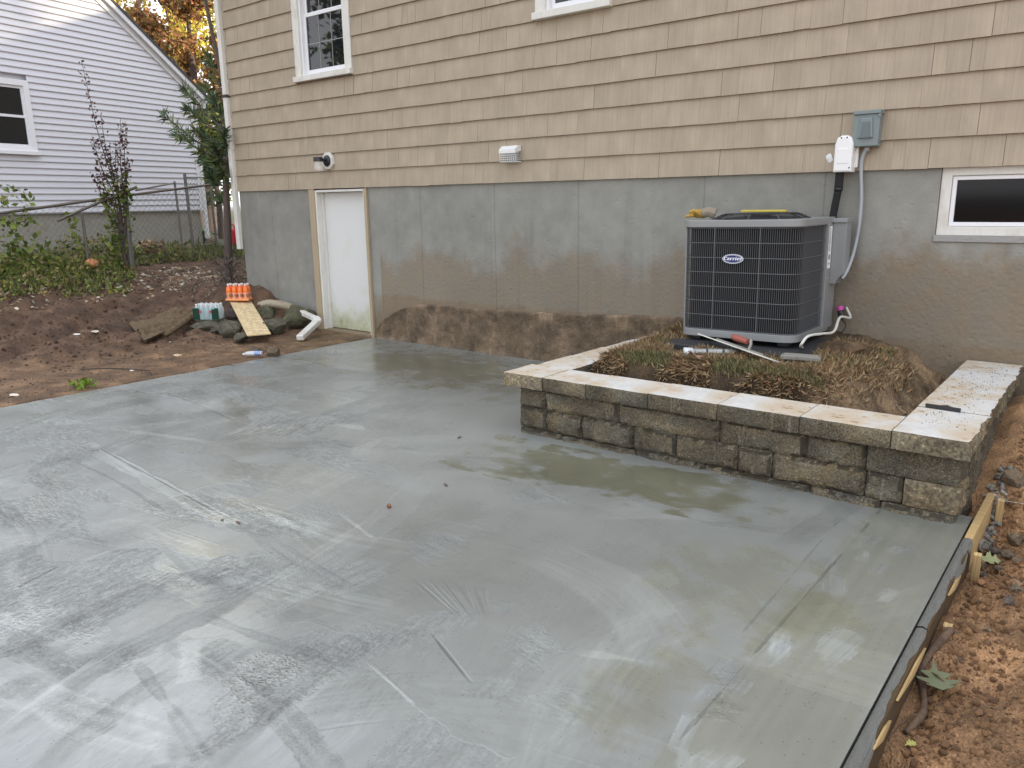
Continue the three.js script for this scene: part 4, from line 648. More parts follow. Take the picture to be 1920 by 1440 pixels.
{ // white drain hose by the unit, pink cap behind
  const t = thing('white_hose', 'thin white hose curling round the foot of the air conditioner', 'hose');
  add(t, 'hose', tube([V(5.54, 0.76, 0.01), V(5.6, 0.70, 0.1), at(1575, 595, 'z', 0.35), at(1563, 622, 'z', 0.6), at(1540, 626, 'z', 0.8), at(1513, 632, 'z', 1.0), at(1503, 645, 'z', 1.06), at(1504, 652, 'y', 0.56)], 0.0095, { n: 50, k: 8 }), mat(lin(0.66, 0.65, 0.58), 0.5));
  const q = thing('service_valve', 'black service valve with a pink cap beside the rear corner of the air conditioner', 'valve', [5.53, 0.72, 0.1]);
  add(q, 'body', new THREE.CylinderGeometry(0.024, 0.026, 0.07, 14).rotateZ(0.3), mat(lin(0.02, 0.02, 0.02), 0.5)); add(q, 'cap', new THREE.CylinderGeometry(0.026, 0.026, 0.03, 14).rotateZ(0.3).translate(-0.012, 0.045, 0), mat(lin(0.55, 0.06, 0.32), 0.5)); add(q, 'line', tube([V(0, -0.03, 0), V(0.05, -0.08, 0.03), V(0.03, -0.14, 0.06)], 0.006, { n: 10 }), mat(lin(0.02, 0.02, 0.02), 0.5));
}

// ================================================================== FORM BOARDS AND THE CUT BANK ON THE RIGHT
const woodTex = tex(512, 512, (u, v) => { const w = fbmT(u, v, 3, 3, 2, 201), g = vnT(u * 3, (v + w * 0.05) * 60, 3, 60, 202), h = vnT(u * 8, (v + w * 0.03) * 140, 8, 140, 203), s = 1 - 0.16 * g - 0.12 * h; return [232 * s, 198 * s, 142 * s]; });
const woodMat = mat(lin(0.80, 0.78, 0.72), 0.75, { map: rep(woodTex, 0.5, 0.2) }), woodDirty = mat(lin(0.13, 0.11, 0.085), 0.9, { map: rep(woodTex, 0.5, 0.2) });
const slop = mat(lin(0.25, 0.255, 0.245), 0.65, { map: rep(dirtyTex, 0.3), bumpMap: rep(stoneBump, 0.2), bumpScale: 0.012 });
function formBoard(z0, z1, label, dirty, skew, slopped) {
  const t = thing('form_board', label, 'board', [6.789, 0, z0], 'form boards along the patio edge');
  add(t, 'plank', box(0, 0.036, -0.145, 0.006 + skew, 0, z1 - z0, 0.003), dirty ? woodDirty : woodMat);
  if (slopped) {
    const n = Math.ceil((z1 - z0) / 0.02), pos = [], uv = [], idx = [];
    for (let i = 0; i <= n; i++) { const z = (z1 - z0) * i / n, wz = z + z0, e = 0.016 + 0.034 * fbm(wz * 7, 1, 4, 211), dr = 0.06 * sst(0.52, 0.7, fbm(wz * 3.3, 7, 4, 212)); const rim = [[-0.008, -0.02], [-0.004, 0.008 + skew], [e * 0.5, 0.012 + skew + 0.006 * vn(wz * 20, 3, 9)], [e, 0.009 + skew], [Math.max(e, dr > 0.004 ? 0.041 : e), 0.004 - dr * 0.5], [Math.max(e, dr > 0.004 ? 0.039 : e), 0.0 - dr]]; rim.forEach(([x, y]) => { pos.push(x, y, z); uv.push(x * 3, z); }); if (i) for (let k = 0; k < 5; k++) { const a = (i - 1) * 6 + k, b = a + 1, c = i * 6 + k, d = c + 1; idx.push(a, c, b, b, c, d); } }
    const g = new THREE.BufferGeometry(); g.setAttribute('position', new THREE.Float32BufferAttribute(pos, 3)); g.setAttribute('uv', new THREE.Float32BufferAttribute(uv, 2)); g.setIndex(idx); g.computeVertexNormals(); add(t, 'cement_slop', g, slop);
  }
}
formBoard(1.62, 2.33, 'clean pale wooden form board beyond the end of the block wall', false, 0.012, false);
formBoard(2.335, 3.32, 'wooden form board beside the block wall corner, smeared with cement', true, 0.002, true);
formBoard(3.325, 8, 'long cement-smeared form board beside the fallen branch', true, -0.002, true);
[[1.70, 0.02, 'wooden stake behind the clean far form board'], [2.43, -0.012, 'split wooden stake by the joint of the form boards near the block wall'], [3.12, -0.05, 'short wooden stake beside the top of the fallen branch']].forEach(([z, top, label]) => { const t = single('form_stake', label, 'stake', extrude([[0, -0.38], [0.014, -0.3], [0.016, top], [0.0, top + 0.006], [-0.016, top - 0.004], [-0.016, -0.3]], 0.028, 0.002), woodMat, 'stakes holding the form boards'); t.position.set(6.848, 0, z); t.rotation.y = Math.PI / 2; });
// splintered bright edges on the dirty planks
for (const [z, l, label] of [[2.66, 0.3, 'bright splinter of wood on the form board between the stakes'], [3.38, 0.45, 'long bright splinter of wood on the form board by the oak leaf'], [3.9, 0.22, 'short bright splinter of wood on the form board below the oak leaf']]) single('wood_splinter', label, 'splinter', extrude([[0, -0.035], [l * 0.35, -0.012], [l, -0.004], [l * 0.8, -0.022], [l * 0.45, -0.048], [l * 0.2, -0.044]], 0.006, 0.001).rotateY(-Math.PI / 2).translate(6.833, 0.0, z), woodMat);
const rockMats = [[0.24, 0.19, 0.14], [0.30, 0.23, 0.16], [0.16, 0.13, 0.11], [0.22, 0.21, 0.16], [0.19, 0.19, 0.12]].map(([r, g, b]) => mat(lin(r * 1.0, g * 1.0, b * 0.95), 0.92, { map: rep(soilTex, 0.35), bumpMap: rep(stoneBump, 0.2), bumpScale: 0.018 }));
function rock(px, py, h, sx, sy, sz, m, seed, label, group, sink = 0.25) { const p = at(px, py, 'y', h), y = p.x > 6.79 ? gY(p.x, p.z) : h, g = single('rock', label, 'rock', rockGeo(sx, sy, sz, seed), rockMats[m], group); g.position.set(p.x, y - sy * sink, p.z); g.rotation.y = seed; return g; }
rock(1896, 915, 0.02, 0.15, 0.12, 0.13, 1, 11, 'round tan rock half buried in the bank right of the block wall');
[[1815, 1030, 0.085, 'cobble'], [1842, 1035, 0.08], [1868, 1022, 0.075], [1890, 1030, 0.08], [1905, 1005, 0.10], [1850, 1052, 0.05], [1878, 1048, 0.055], [1908, 1044, 0.06], [1835, 1012, 0.045], [1900, 1075, 0.045]].forEach(([x, y, s], i) => rock(x, y, -0.1, s, s * 0.7, s * 0.85, i % 3, 20 + i, ['dark cobble touching the split stake', 'dark cobble next to the split stake', 'oval cobble in the hollow behind the yellow green leaf', 'grey cobble in the middle of the hollow', 'largest dark cobble of the hollow by the board stakes', 'smallest pebble before the row of cobbles', 'little pebble wedged between two cobbles', 'grey pebble on the open soil before the cobbles', 'small pebble against the clean form board', 'lone pebble on the orange soil below the cobbles'][i], 'cobbles beside the form boards', 0.15));
[[1870, 790, 0.09], [1905, 745, 0.07], [1890, 1150, 0.06], [1905, 1130, 0.07], [1850, 1200, 0.03], [1800, 1235, 0.025]].forEach(([x, y, s], i) => rock(x, y, i < 2 ? 0.15 : -0.1, s, s * 0.7, s * 0.8, i % 3, 40 + i, ['stone wedged in the soil against the rear of the wall wing', 'stone at the top of the bank near the last capstone', 'flat clod-like stone on the orange soil at the bank edge', 'stone beside the flat one on the orange soil', 'little stone on bare soil right of the fallen branch', 'little stone between the branch and the oak leaf'][i]));
{ // crushed stone and clods
  const R = rng(909), base = rockGeo(1, 0.7, 0.85, 5, 0.3, 1), mk = (n, name, label, m, f) => { const o = new THREE.InstancedMesh(base, m, n), d = new THREE.Object3D(), c = new THREE.Color(); for (let i = 0; i < n; i++) { const [x, y, z, s] = f(R); d.position.set(x, y - s * 0.2, z); d.rotation.set(R() * 6, R() * 6, R() * 6); d.scale.setScalar(s); d.updateMatrix(); o.setMatrixAt(i, d.matrix); const k = 0.55 + R() * 0.9; c.setRGB(k, k * (0.93 + 0.06 * R()), k * (0.82 + 0.14 * R())); o.setColorAt(i, c); } return stuff(name, o, label, 'soil'); };
  const clodMat = (r, g, b) => mat(lin(r, g, b), 0.95, { bumpMap: rep(stoneBump, 0.5), bumpScale: 0.01 });
  mk(13000, 'soil_clods', 'loose orange brown clods scattered on the right-hand bank', clodMat(0.38, 0.215, 0.105), (R) => { const x = 6.87 + R() * R() * 1.1, z = -0.1 + R() * 4.9; return [x, gY(x, z), z, 0.004 + 0.034 * Math.pow(R(), 5) + 0.007 * R()]; });
  mk(190, 'crushed_stone', 'grey crushed stone under the corner of the block wall', clodMat(0.40, 0.38, 0.35), (R) => { const x = 6.74 + R() * 0.13, z = 1.35 + R() * 0.75; return [x, Math.max(gY(x, z), -0.12) + 0.02 * R(), z, 0.015 + 0.03 * R()]; });
  mk(9000, 'yard_clods', 'small dark clods and pebbles over the churned yard', clodMat(0.13, 0.08, 0.052), (R) => { const x = -0.05 - R() * 4.6, z = 0.1 + R() * 4.6; return [x, gY(x, z), z, 0.006 + 0.05 * Math.pow(R(), 5) * sst(-0.2, -2.0, x) + 0.010 * R()]; });
  mk(480, 'white_gravel', 'pale gravel strewn by the foot of the young pine', clodMat(0.42, 0.38, 0.31), (R) => { const x = -3.1 - R() * 1.9, z = -0.75 + R() * 1.15; return [x, gY(x, z) + 0.005, z, 0.012 + 0.026 * R()]; });
  mk(1100, 'mound_clods', 'crumbs of soil lying on the capstones and along the cut mound', clodMat(0.2, 0.13, 0.075), (R) => { if (R() < 0.25) { const x = 6.44 + R() * 0.26, z = 0.1 + R() * 1.9; return [x, 0.449, z, 0.003 + 0.007 * R() * R()]; } const x = 4.3 + R() * 2.1, z = 1.0 + R() * 0.85; return [x, mY(x, z), z, 0.006 + 0.03 * R() * R()]; });
}
{ // fallen branch and leaves on the bank
  const y = (p) => { const q = at(p[0], p[1], 'y', -0.045); q.x = Math.max(q.x, 6.86 + 0.03 * Math.sin(p[1] * 0.045)); q.y = gY(q.x, q.z) + 0.012; return q; };
  const P = [[1762, 1172], [1750, 1205], [1728, 1232], [1714, 1262], [1709, 1300], [1702, 1335]].map(y);
  const t = thing('fallen_branch', 'barkless brown branch lying along the form board', 'branch'), bark = mat(lin(0.20, 0.13, 0.085), 0.9, { map: rep(soilTex, 0.2), bumpMap: rep(stoneBump, 0.12), bumpScale: 0.006 });
  add(t, 'stem', tube(P, (q) => lerp(0.015, 0.011, q) * (1 + 0.18 * Math.sin(q * 17)), { n: 60, k: 9 }), bark); add(t, 'twig', tube([P[2], P[2].clone().add(V(0.06, 0.03, 0.05)), P[2].clone().add(V(0.1, 0.03, 0.1))], (q) => 0.005 * (1 - q * 0.6), { n: 8, k: 5 }), bark);
  add(t, 'twig', tube([P[4], P[4].clone().add(V(-0.03, 0.01, 0.06)), P[4].clone().add(V(-0.06, 0.0, 0.2))], (q) => 0.006 * (1 - q * 0.7), { n: 8, k: 5 }), bark);
  const on = (px, py, s, c, rot, label, tilt, seed) => { const q = at(px, py, 'y', -0.1), h = gY(q.x, q.z), m = single('fallen_leaf', label, 'leaf', leafShape(s, 4, seed), c); m.position.set(q.x, h + 0.014, q.z); m.rotation.set(tilt, rot, 0.1, 'YXZ'); };
  on(1752, 1268, 0.165, leafC(0.15, 0.17, 0.085), -1.25, 'large pale green oak leaf on the soil beside the fallen branch', 0.1, 3);
  on(1836, 1030, 0.10, leafC(0.34, 0.36, 0.17), 0.4, 'small yellow green leaf among the cobbles', 0.35, 6); on(1905, 1115, 0.09, leafC(0.28, 0.17, 0.10), 2.2, 'curled brown leaf on the orange soil', 0.5, 7); on(1702, 1385, 0.035, leafC(0.45, 0.42, 0.12), 1, 'tiny yellow leaf below the branch end', 0.2, 8);
  const twigs = rng(55); for (let i = 0; i < 9; i++) { const x = 6.95 + twigs() * 0.5, z = 1.4 + twigs() * 2.4, a = twigs() * 6.28, l = 0.05 + twigs() * 0.08, h = (dx, dz) => V(x + dx, gY(x + dx, z + dz) + 0.008, z + dz); single('twig', 'thin dry twig lying on the orange soil of the bank', 'twig', tube([h(0, 0), h(Math.cos(a) * l / 2, Math.sin(a) * l / 2), h(Math.cos(a + 0.3) * l, Math.sin(a + 0.3) * l)], 0.0022, { n: 6, k: 5 }), bark, 'twigs on the bank'); }
  single('mason_line', 'thin pale string stretched from the far stake over the bank', 'string', tube([V(6.86, 0.01, 1.68), V(7.05, 0.0, 1.62), V(7.6, 0.03, 1.5)], 0.0015, { n: 12, k: 5 }), mat(lin(0.5, 0.47, 0.4), 0.8));
  // bits on the wet slab
  const acorn = at(730, 952, 'y', 0); const ac = thing('acorn', 'small brown acorn lying on the wet concrete', 'acorn', [acorn.x, 0, acorn.z]); add(ac, 'nut', new THREE.SphereGeometry(0.011, 14, 10).scale(1.25, 1, 1).translate(0, 0.011, 0), mat(lin(0.2, 0.08, 0.03), 0.35)); add(ac, 'acorn_cup', new THREE.SphereGeometry(0.0118, 14, 8, 0, 6.3, 0, 1.5).rotateZ(1.57).scale(0.8, 1, 1).translate(-0.004, 0.011, 0), mat(lin(0.3, 0.18, 0.09), 0.8));
  [[447, 981, 'dark twig fragment at the end of the long screed streak'], [417, 977, 'black crumb beside the twig fragment on the slab'], [862, 821, 'dark chip of bark on the slab near the wall corner'], [835, 910, 'little curled stem on the middle of the slab']].forEach(([x, y0, label], i) => { const p = at(x, y0, 'y', 0), m = single('bark_chip', label, 'debris', rockGeo(i === 1 ? 0.018 : 0.05, 0.01, 0.014, 60 + i, 0.4, 1), bark); m.position.set(p.x, 0.001, p.z); m.rotation.y = i * 0.9; });
}

// ================================================================== PILE BESIDE THE DOOR
const ground0 = (p, dy = 0) => V(p.x, gY(p.x, p.z) + dy, p.z);
rock(560, 614, 0.02, 0.50, 0.34, 0.40, 4, 61, 'largest mossy boulder in the pile beside the basement door', null, 0.1);
rock(515, 626, 0.02, 0.34, 0.22, 0.28, 3, 62, 'pale green grey stone in front of the big mossy boulder', null, 0.1);
rock(503, 604, 0.06, 0.34, 0.26, 0.3, 4, 63, 'brown mossy stone behind the pale strand board', null, 0.1);
rock(434, 630, 0.04, 0.30, 0.24, 0.26, 3, 64, 'lichen covered stone under the left edge of the strand board', null, 0.2);
rock(450, 640, 0.02, 0.22, 0.14, 0.2, 3, 68, 'low lichen stone at the front foot of the pile', null, 0.2);
rock(436, 602, 0.10, 0.26, 0.2, 0.24, 2, 65, 'dark stone with a white scrap beside the water bottles', null, 0.15);
rock(478, 606, 0.06, 0.34, 0.2, 0.26, 4, 69, 'stone carrying the middle of the strand board', null, 0.1);
rock(410, 620, 0.08, 0.22, 0.07, 0.18, 2, 70, 'flat stone below the corner of the water pack', null, 0.3);
rock(513, 667, 0.0, 0.2, 0.12, 0.13, 1, 66, 'tan squared stone at the patio edge next to the crushed bottle', null, 0.2);
rock(478, 662, 0.0, 0.13, 0.10, 0.1, 0, 67, 'small brown stone behind the crushed bottle', null, 0.2);
{ // strand board
  const a = at(452, 568, 'z', 0.42), b = at(486, 629, 'y', 0.10), L = b.clone().sub(a), u = L.clone().normalize(), s = V().crossVectors(u, V(0, 1, 0)).normalize(), n = V().crossVectors(s, u);
  const osb = tex(512, 512, (p, q) => { let c = [226, 204, 162]; const v = vnT(p * 18 + vnT(p * 9, q * 9, 9, 9, 221), q * 26, 18, 26, 222), w = vnT(p * 40, q * 14, 40, 14, 223), k = 0.88 + 0.18 * v + 0.10 * (w - 0.5); return c.map((x) => x * k); });
  const g = single('strand_board', 'pale strand-board strip sloping off the stone pile beneath the orange bottles', 'board', box(-0.05, L.length(), 0, 0.014, -0.135, 0.135, 0.001).applyMatrix4(new THREE.Matrix4().makeBasis(u, n, s).setPosition(a)), mat(lin(0.88, 0.86, 0.82), 0.8, { map: rep(osb, 0.55) }));
}
function bottlePack(name, label, p, turn, nx, nz, pitch, build, wrap) { const t = thing(name, label, 'bottle pack', [p.x, p.y, p.z]); t.rotation.y = turn; for (let i = 0; i < nx; i++) for (let j = 0; j < nz; j++) build(t, (i - (nx - 1) / 2) * pitch, (j - (nz - 1) / 2) * pitch, i, j); wrap?.(t); return t; }
{
  const sport = new THREE.LatheGeometry([[0.001, 0], [0.034, 0.003], [0.037, 0.02], [0.036, 0.06], [0.0375, 0.11], [0.037, 0.15], [0.03, 0.178], [0.018, 0.198], [0.016, 0.205]].map(([a, b]) => new THREE.Vector2(a, b)), 16);
  const drink = phys(lin(0.85, 0.17, 0.01), 0.18, { clearcoat: 0.6 }), cap = mat(lin(0.75, 0.12, 0.05), 0.4), capW = mat(lin(0.8, 0.75, 0.7), 0.4);
  const lt = canvasTex(256, 96, (c, w, h) => { c.fillStyle = '#e8a07c'; c.fillRect(0, 0, w, h); c.strokeStyle = '#6b3b2c'; c.lineWidth = 7; for (let i = 0; i < 4; i++) { c.beginPath(); c.ellipse(32 + i * 64, 48, 19, 24, 0, 0, 7); c.stroke(); c.beginPath(); c.ellipse(32 + i * 64, 48, 8, 11, 0, 0, 7); c.stroke(); } });
  const lab = mat(0xffffff, 0.35, { map: lt }), lg = new THREE.CylinderGeometry(0.0382, 0.0382, 0.085, 16, 1, true).translate(0, 0.07, 0), cg = new THREE.CylinderGeometry(0.0185, 0.0185, 0.028, 14).translate(0, 0.215, 0), rg = new THREE.CylinderGeometry(0.02, 0.02, 0.008, 14).translate(0, 0.2, 0);
  const p = at(449, 566, 'z', 0.42); p.y += 0.022;
  bottlePack('sports_drink_pack', 'pack of orange sports drink bottles standing on the head of the strand board', p, 0.62, 4, 2, 0.078, (t, x, z) => { const b = add(t, 'bottle', sport, drink); b.position.set(x, 0, z); add(b, 'label_band', lg, lab); add(b, 'cap', cg, capW); add(b, 'cap_ring', rg, cap); }, (t) => add(t, 'shrink_wrap', new RoundedBoxGeometry(0.325, 0.03, 0.17, 3, 0.014).translate(0, 0.014, 0), phys(lin(0.8, 0.3, 0.1), 0.3)));
  // water
  const pet = new THREE.LatheGeometry([[0.001, 0], [0.03, 0.003], [0.0325, 0.02], [0.03, 0.05], [0.0325, 0.09], [0.032, 0.13], [0.022, 0.165], [0.0125, 0.185], [0.0125, 0.19]].map(([a, b]) => new THREE.Vector2(a, b)), 14), clear = phys(lin(0.86, 0.92, 0.92), 0.12, { transmission: 0.55, thickness: 0, side: THREE.DoubleSide });
  const wc = mat(lin(0.78, 0.8, 0.8), 0.4), wg = new THREE.CylinderGeometry(0.015, 0.015, 0.018, 12).translate(0, 0.196, 0);
  const q = at(394, 598, 'z', 0.9), qy = q.y;
  const wt = canvasTex(256, 128, (c, w, h) => { c.fillStyle = '#0d3a2a'; c.fillRect(0, 0, w, h); c.fillStyle = '#dfe9e4'; c.font = 'bold 46px sans-serif'; c.save(); c.translate(86, 120); c.rotate(-Math.PI / 2); c.fillText('WATER', 0, 0); c.restore(); c.fillStyle = '#8fb8a4'; c.fillRect(10, 14, 22, 96); });
  const film = phys(lin(0.9, 0.95, 0.95), 0.08, { transmission: 0.92, thickness: 0, side: THREE.DoubleSide });
  bottlePack('water_bottle_pack', 'shrink-wrapped pack of clear water bottles with dark green ends on a flat stone', V(q.x, qy, q.z), 0.55, 5, 3, 0.067, (t, x, z) => { const b = add(t, 'bottle', pet, clear); b.position.set(x, 0, z); add(b, 'cap', wg, wc); add(b, 'neck_ring', new THREE.CylinderGeometry(0.0145, 0.0145, 0.006, 10).translate(0, 0.18, 0), wc); }, (t) => {
    for (const s of [-1, 1]) { add(t, 'wrap_end', box(s * 0.13 - 0.047, s * 0.13 + 0.047, 0.006, 0.155, 0.098, 0.104, 0.002), mat(0xffffff, 0.3, { map: wt }), { label: 'dark green printed end of the wrap' }); add(t, 'red_mark', new THREE.CylinderGeometry(0.017, 0.017, 0.003, 14).rotateX(1.5708).translate(s * 0.07, 0.11, 0.107), mat(lin(0.5, 0.03, 0.05), 0.4)); }
    add(t, 'film', box(-0.172, 0.172, 0.0, 0.17, 0.1, 0.1015), film);
  });
  single('flat_stone', 'flat mossy slab of stone under the water bottle pack', 'stone', rockGeo(0.58, qy - groundY(q.x, q.z) + 0.16, 0.46, 90, 0.12, 3), rockMats[3]).position.set(q.x, groundY(q.x, q.z) - 0.12, q.z);
}
{ // corrugated drain hose, white downspout pieces
  const P = [V(-2.25, 0.36, 0.16), at(480, 572, 'z', 0.2), at(505, 569, 'z', 0.22), at(530, 572, 'z', 0.2), at(548, 577, 'z', 0.18)];
  const ribs = 20; single('corrugated_hose', 'dirty white corrugated drain hose arching over the stones', 'hose', tube(P, (t) => 0.044 + 0.013 * Math.sin(t * ribs * 6.283), { n: ribs * 6, k: 14 }), mat(lin(0.46, 0.40, 0.31), 0.6, { map: rep(dirtyTex, 0.3) }));
  const t = thing('drain_spout', 'white square downspout elbow leading from the hose to the ground', 'pipe');
  const sq = (a, b, w, h) => { const L = b.clone().sub(a), u = L.clone().normalize(), s = V().crossVectors(u, V(0, 1, 0)).normalize(), n = V().crossVectors(s, u); return box(0, L.length(), -h / 2, h / 2, -w / 2, w / 2, 0.012).applyMatrix4(new THREE.Matrix4().makeBasis(u, n, s).setPosition(a)); };
  const a = at(545, 576, 'z', 0.17), b = at(592, 598, 'z', 0.22), c = at(594, 604, 'z', 0.30), d = at(562, 634, 'y', 0.05);
  add(t, 'upper_length', sq(a, b, 0.075, 0.06), whiteWorn); add(t, 'elbow', rockGeo(0.12, 0.12, 0.12, 8, 0.05, 3).translate(b.x * 0.5 + c.x * 0.5, b.y * 0.5 + c.y * 0.5 - 0.06, b.z * 0.5 + c.z * 0.5), whiteWorn); add(t, 'lower_length', sq(c, d, 0.09, 0.065), whiteWorn);
}
{ // mat on the soil
  const Q = [[242, 604], [270, 633], [362, 591], [322, 587]].map(([x, y]) => at(x, y, 'y', 0.13)), n = 18, pos = [], uv = [], idx = [];
  for (let l = 0; l < 2; l++) for (let j = 0; j <= n; j++) for (let i = 0; i <= n; i++) { const u = clamp(i / n + (j % 2 ? 0 : 0.012) * (i === 0 || i === n ? 1 : 0)), v = j / n, p = Q[0].clone().lerp(Q[1], v).lerp(Q[3].clone().lerp(Q[2], v), u), y = Math.max(0, 0.10 + groundY(p.x, p.z) * 0.3 - 0.03) + 0.02 * fbm(u * 4, v * 4, 2, 6); pos.push(p.x, Math.max(y, gY(p.x, p.z) + 0.03) - l * 0.022, p.z); uv.push(p.x, p.z); if (i && j) { const o = l * (n + 1) * (n + 1) + j * (n + 1) + i, a = o - n - 2, b = o - n - 1, d = o - 1; l ? idx.push(a, d, b, b, d, o) : idx.push(a, b, d, b, o, d); } }
  const g = new THREE.BufferGeometry(); g.setAttribute('position', new THREE.Float32BufferAttribute(pos, 3)); g.setAttribute('uv', new THREE.Float32BufferAttribute(uv, 2)); g.setIndex(idx); g.computeVertexNormals();
  const m = single('fibre_mat', 'tan sheet of coarse fibre mat lying on the churned soil', 'mat', g, mat(lin(0.25, 0.175, 0.095), 0.95, { map: rep(soilTex, 0.25), bumpMap: rep(soilBump, 0.2), bumpScale: 0.012, side: THREE.DoubleSide }));
  const roll = single('mat_roll', 'rolled tan edge of the fibre mat by the flat stone', 'mat', tube([at(312, 627, 'y', 0.12), at(340, 607, 'y', 0.14), at(366, 587, 'y', 0.16)], (t) => 0.035 + 0.01 * t, { n: 14, k: 10 }), m.material);
}
{ // crushed bottle, scraps, weeds and a wire by the slab
  const p = at(479, 671, 'y', 0), t = thing('crushed_bottle', 'crushed clear plastic bottle with a blue label at the patio edge', 'bottle', [p.x - 0.04, 0.02, p.z]); t.rotation.y = 0.7;
  add(t, 'bottle_body', tube([V(-0.11, 0.02, 0), V(-0.05, 0.03, 0), V(0.05, 0.032, 0), V(0.1, 0.03, 0)], (q) => 0.014 + 0.018 * sst(0, 0.4, q), { n: 16, k: 10 }).scale(1, 0.8, 1), phys(lin(0.85, 0.88, 0.88), 0.15, { transmission: 0.5, thickness: 0 })); add(t, 'blue_label', tube([V(0.02, 0.031, 0), V(0.085, 0.031, 0)], 0.0335, { k: 10 }).scale(1, 0.8, 1), mat(lin(0.25, 0.33, 0.55), 0.5));
  const scrap = (px, py, s, c, label, h = 0.06) => { const q = at(px, py, 'y', h), m = single('scrap', label, 'scrap', rockGeo(s, s * 0.16, s * 0.6, Math.floor(px), 0.5, 1), c); m.position.set(q.x, gY(q.x, q.z), q.z); };
  const pale = mat(lin(0.62, 0.55, 0.45), 0.9), whiteS = mat(lin(0.75, 0.74, 0.7), 0.8);
  scrap(146, 632, 0.13, whiteS, 'white scrap lying in the ruts left of the fibre mat', 0.1); scrap(332, 662, 0.14, mat(lin(0.5, 0.36, 0.22), 0.9), 'tan chip of wood on bare soil near the patio edge', 0.03); scrap(320, 631, 0.1, pale, 'pale chip in front of the fibre mat', 0.08); scrap(45, 563, 0.2, whiteS, 'white rag at the edge of the weeds', 0.35); scrap(246, 690, 0.07, whiteS, 'small white chip inside the wire loop', 0.02); scrap(178, 625, 0.16, pale, 'long pale splinter lying in the ruts', 0.1); scrap(437, 590, 0.10, whiteS, 'white paper scrap on the dark stone in the pile', 0.3); scrap(25, 738, 0.12, pale, 'pale stone chip near the left patio edge', 0.02);
  const wp = [[150, 692], [200, 690], [262, 691], [283, 700], [272, 713], [250, 718]].map(([x, y]) => { const q = at(x, y, 'y', 0.02); q.y = gY(q.x, q.z) + 0.012; return q; }); single('wire_loop', 'thin dark wire curling over the soil near the patio edge', 'wire', tube(wp, 0.005, { n: 40, k: 6 }), mat(lin(0.03, 0.025, 0.02), 0.7));
  const wq = ground0(at(155, 727, 'y', 0.0)); const wd = leafCloud((R) => V(wq.x + (R() - 0.5) * 0.25, wq.y + 0.02 + R() * 0.05, wq.z + (R() - 0.5) * 0.16), 60, { size: 0.07, aspect: 0.35, seed: 8, colors: [[0.16, 0.24, 0.03], [0.22, 0.28, 0.04]] }); single('weed', 'small bright green weed on the soil by the patio edge', 'weed', wd, leafMat);
}

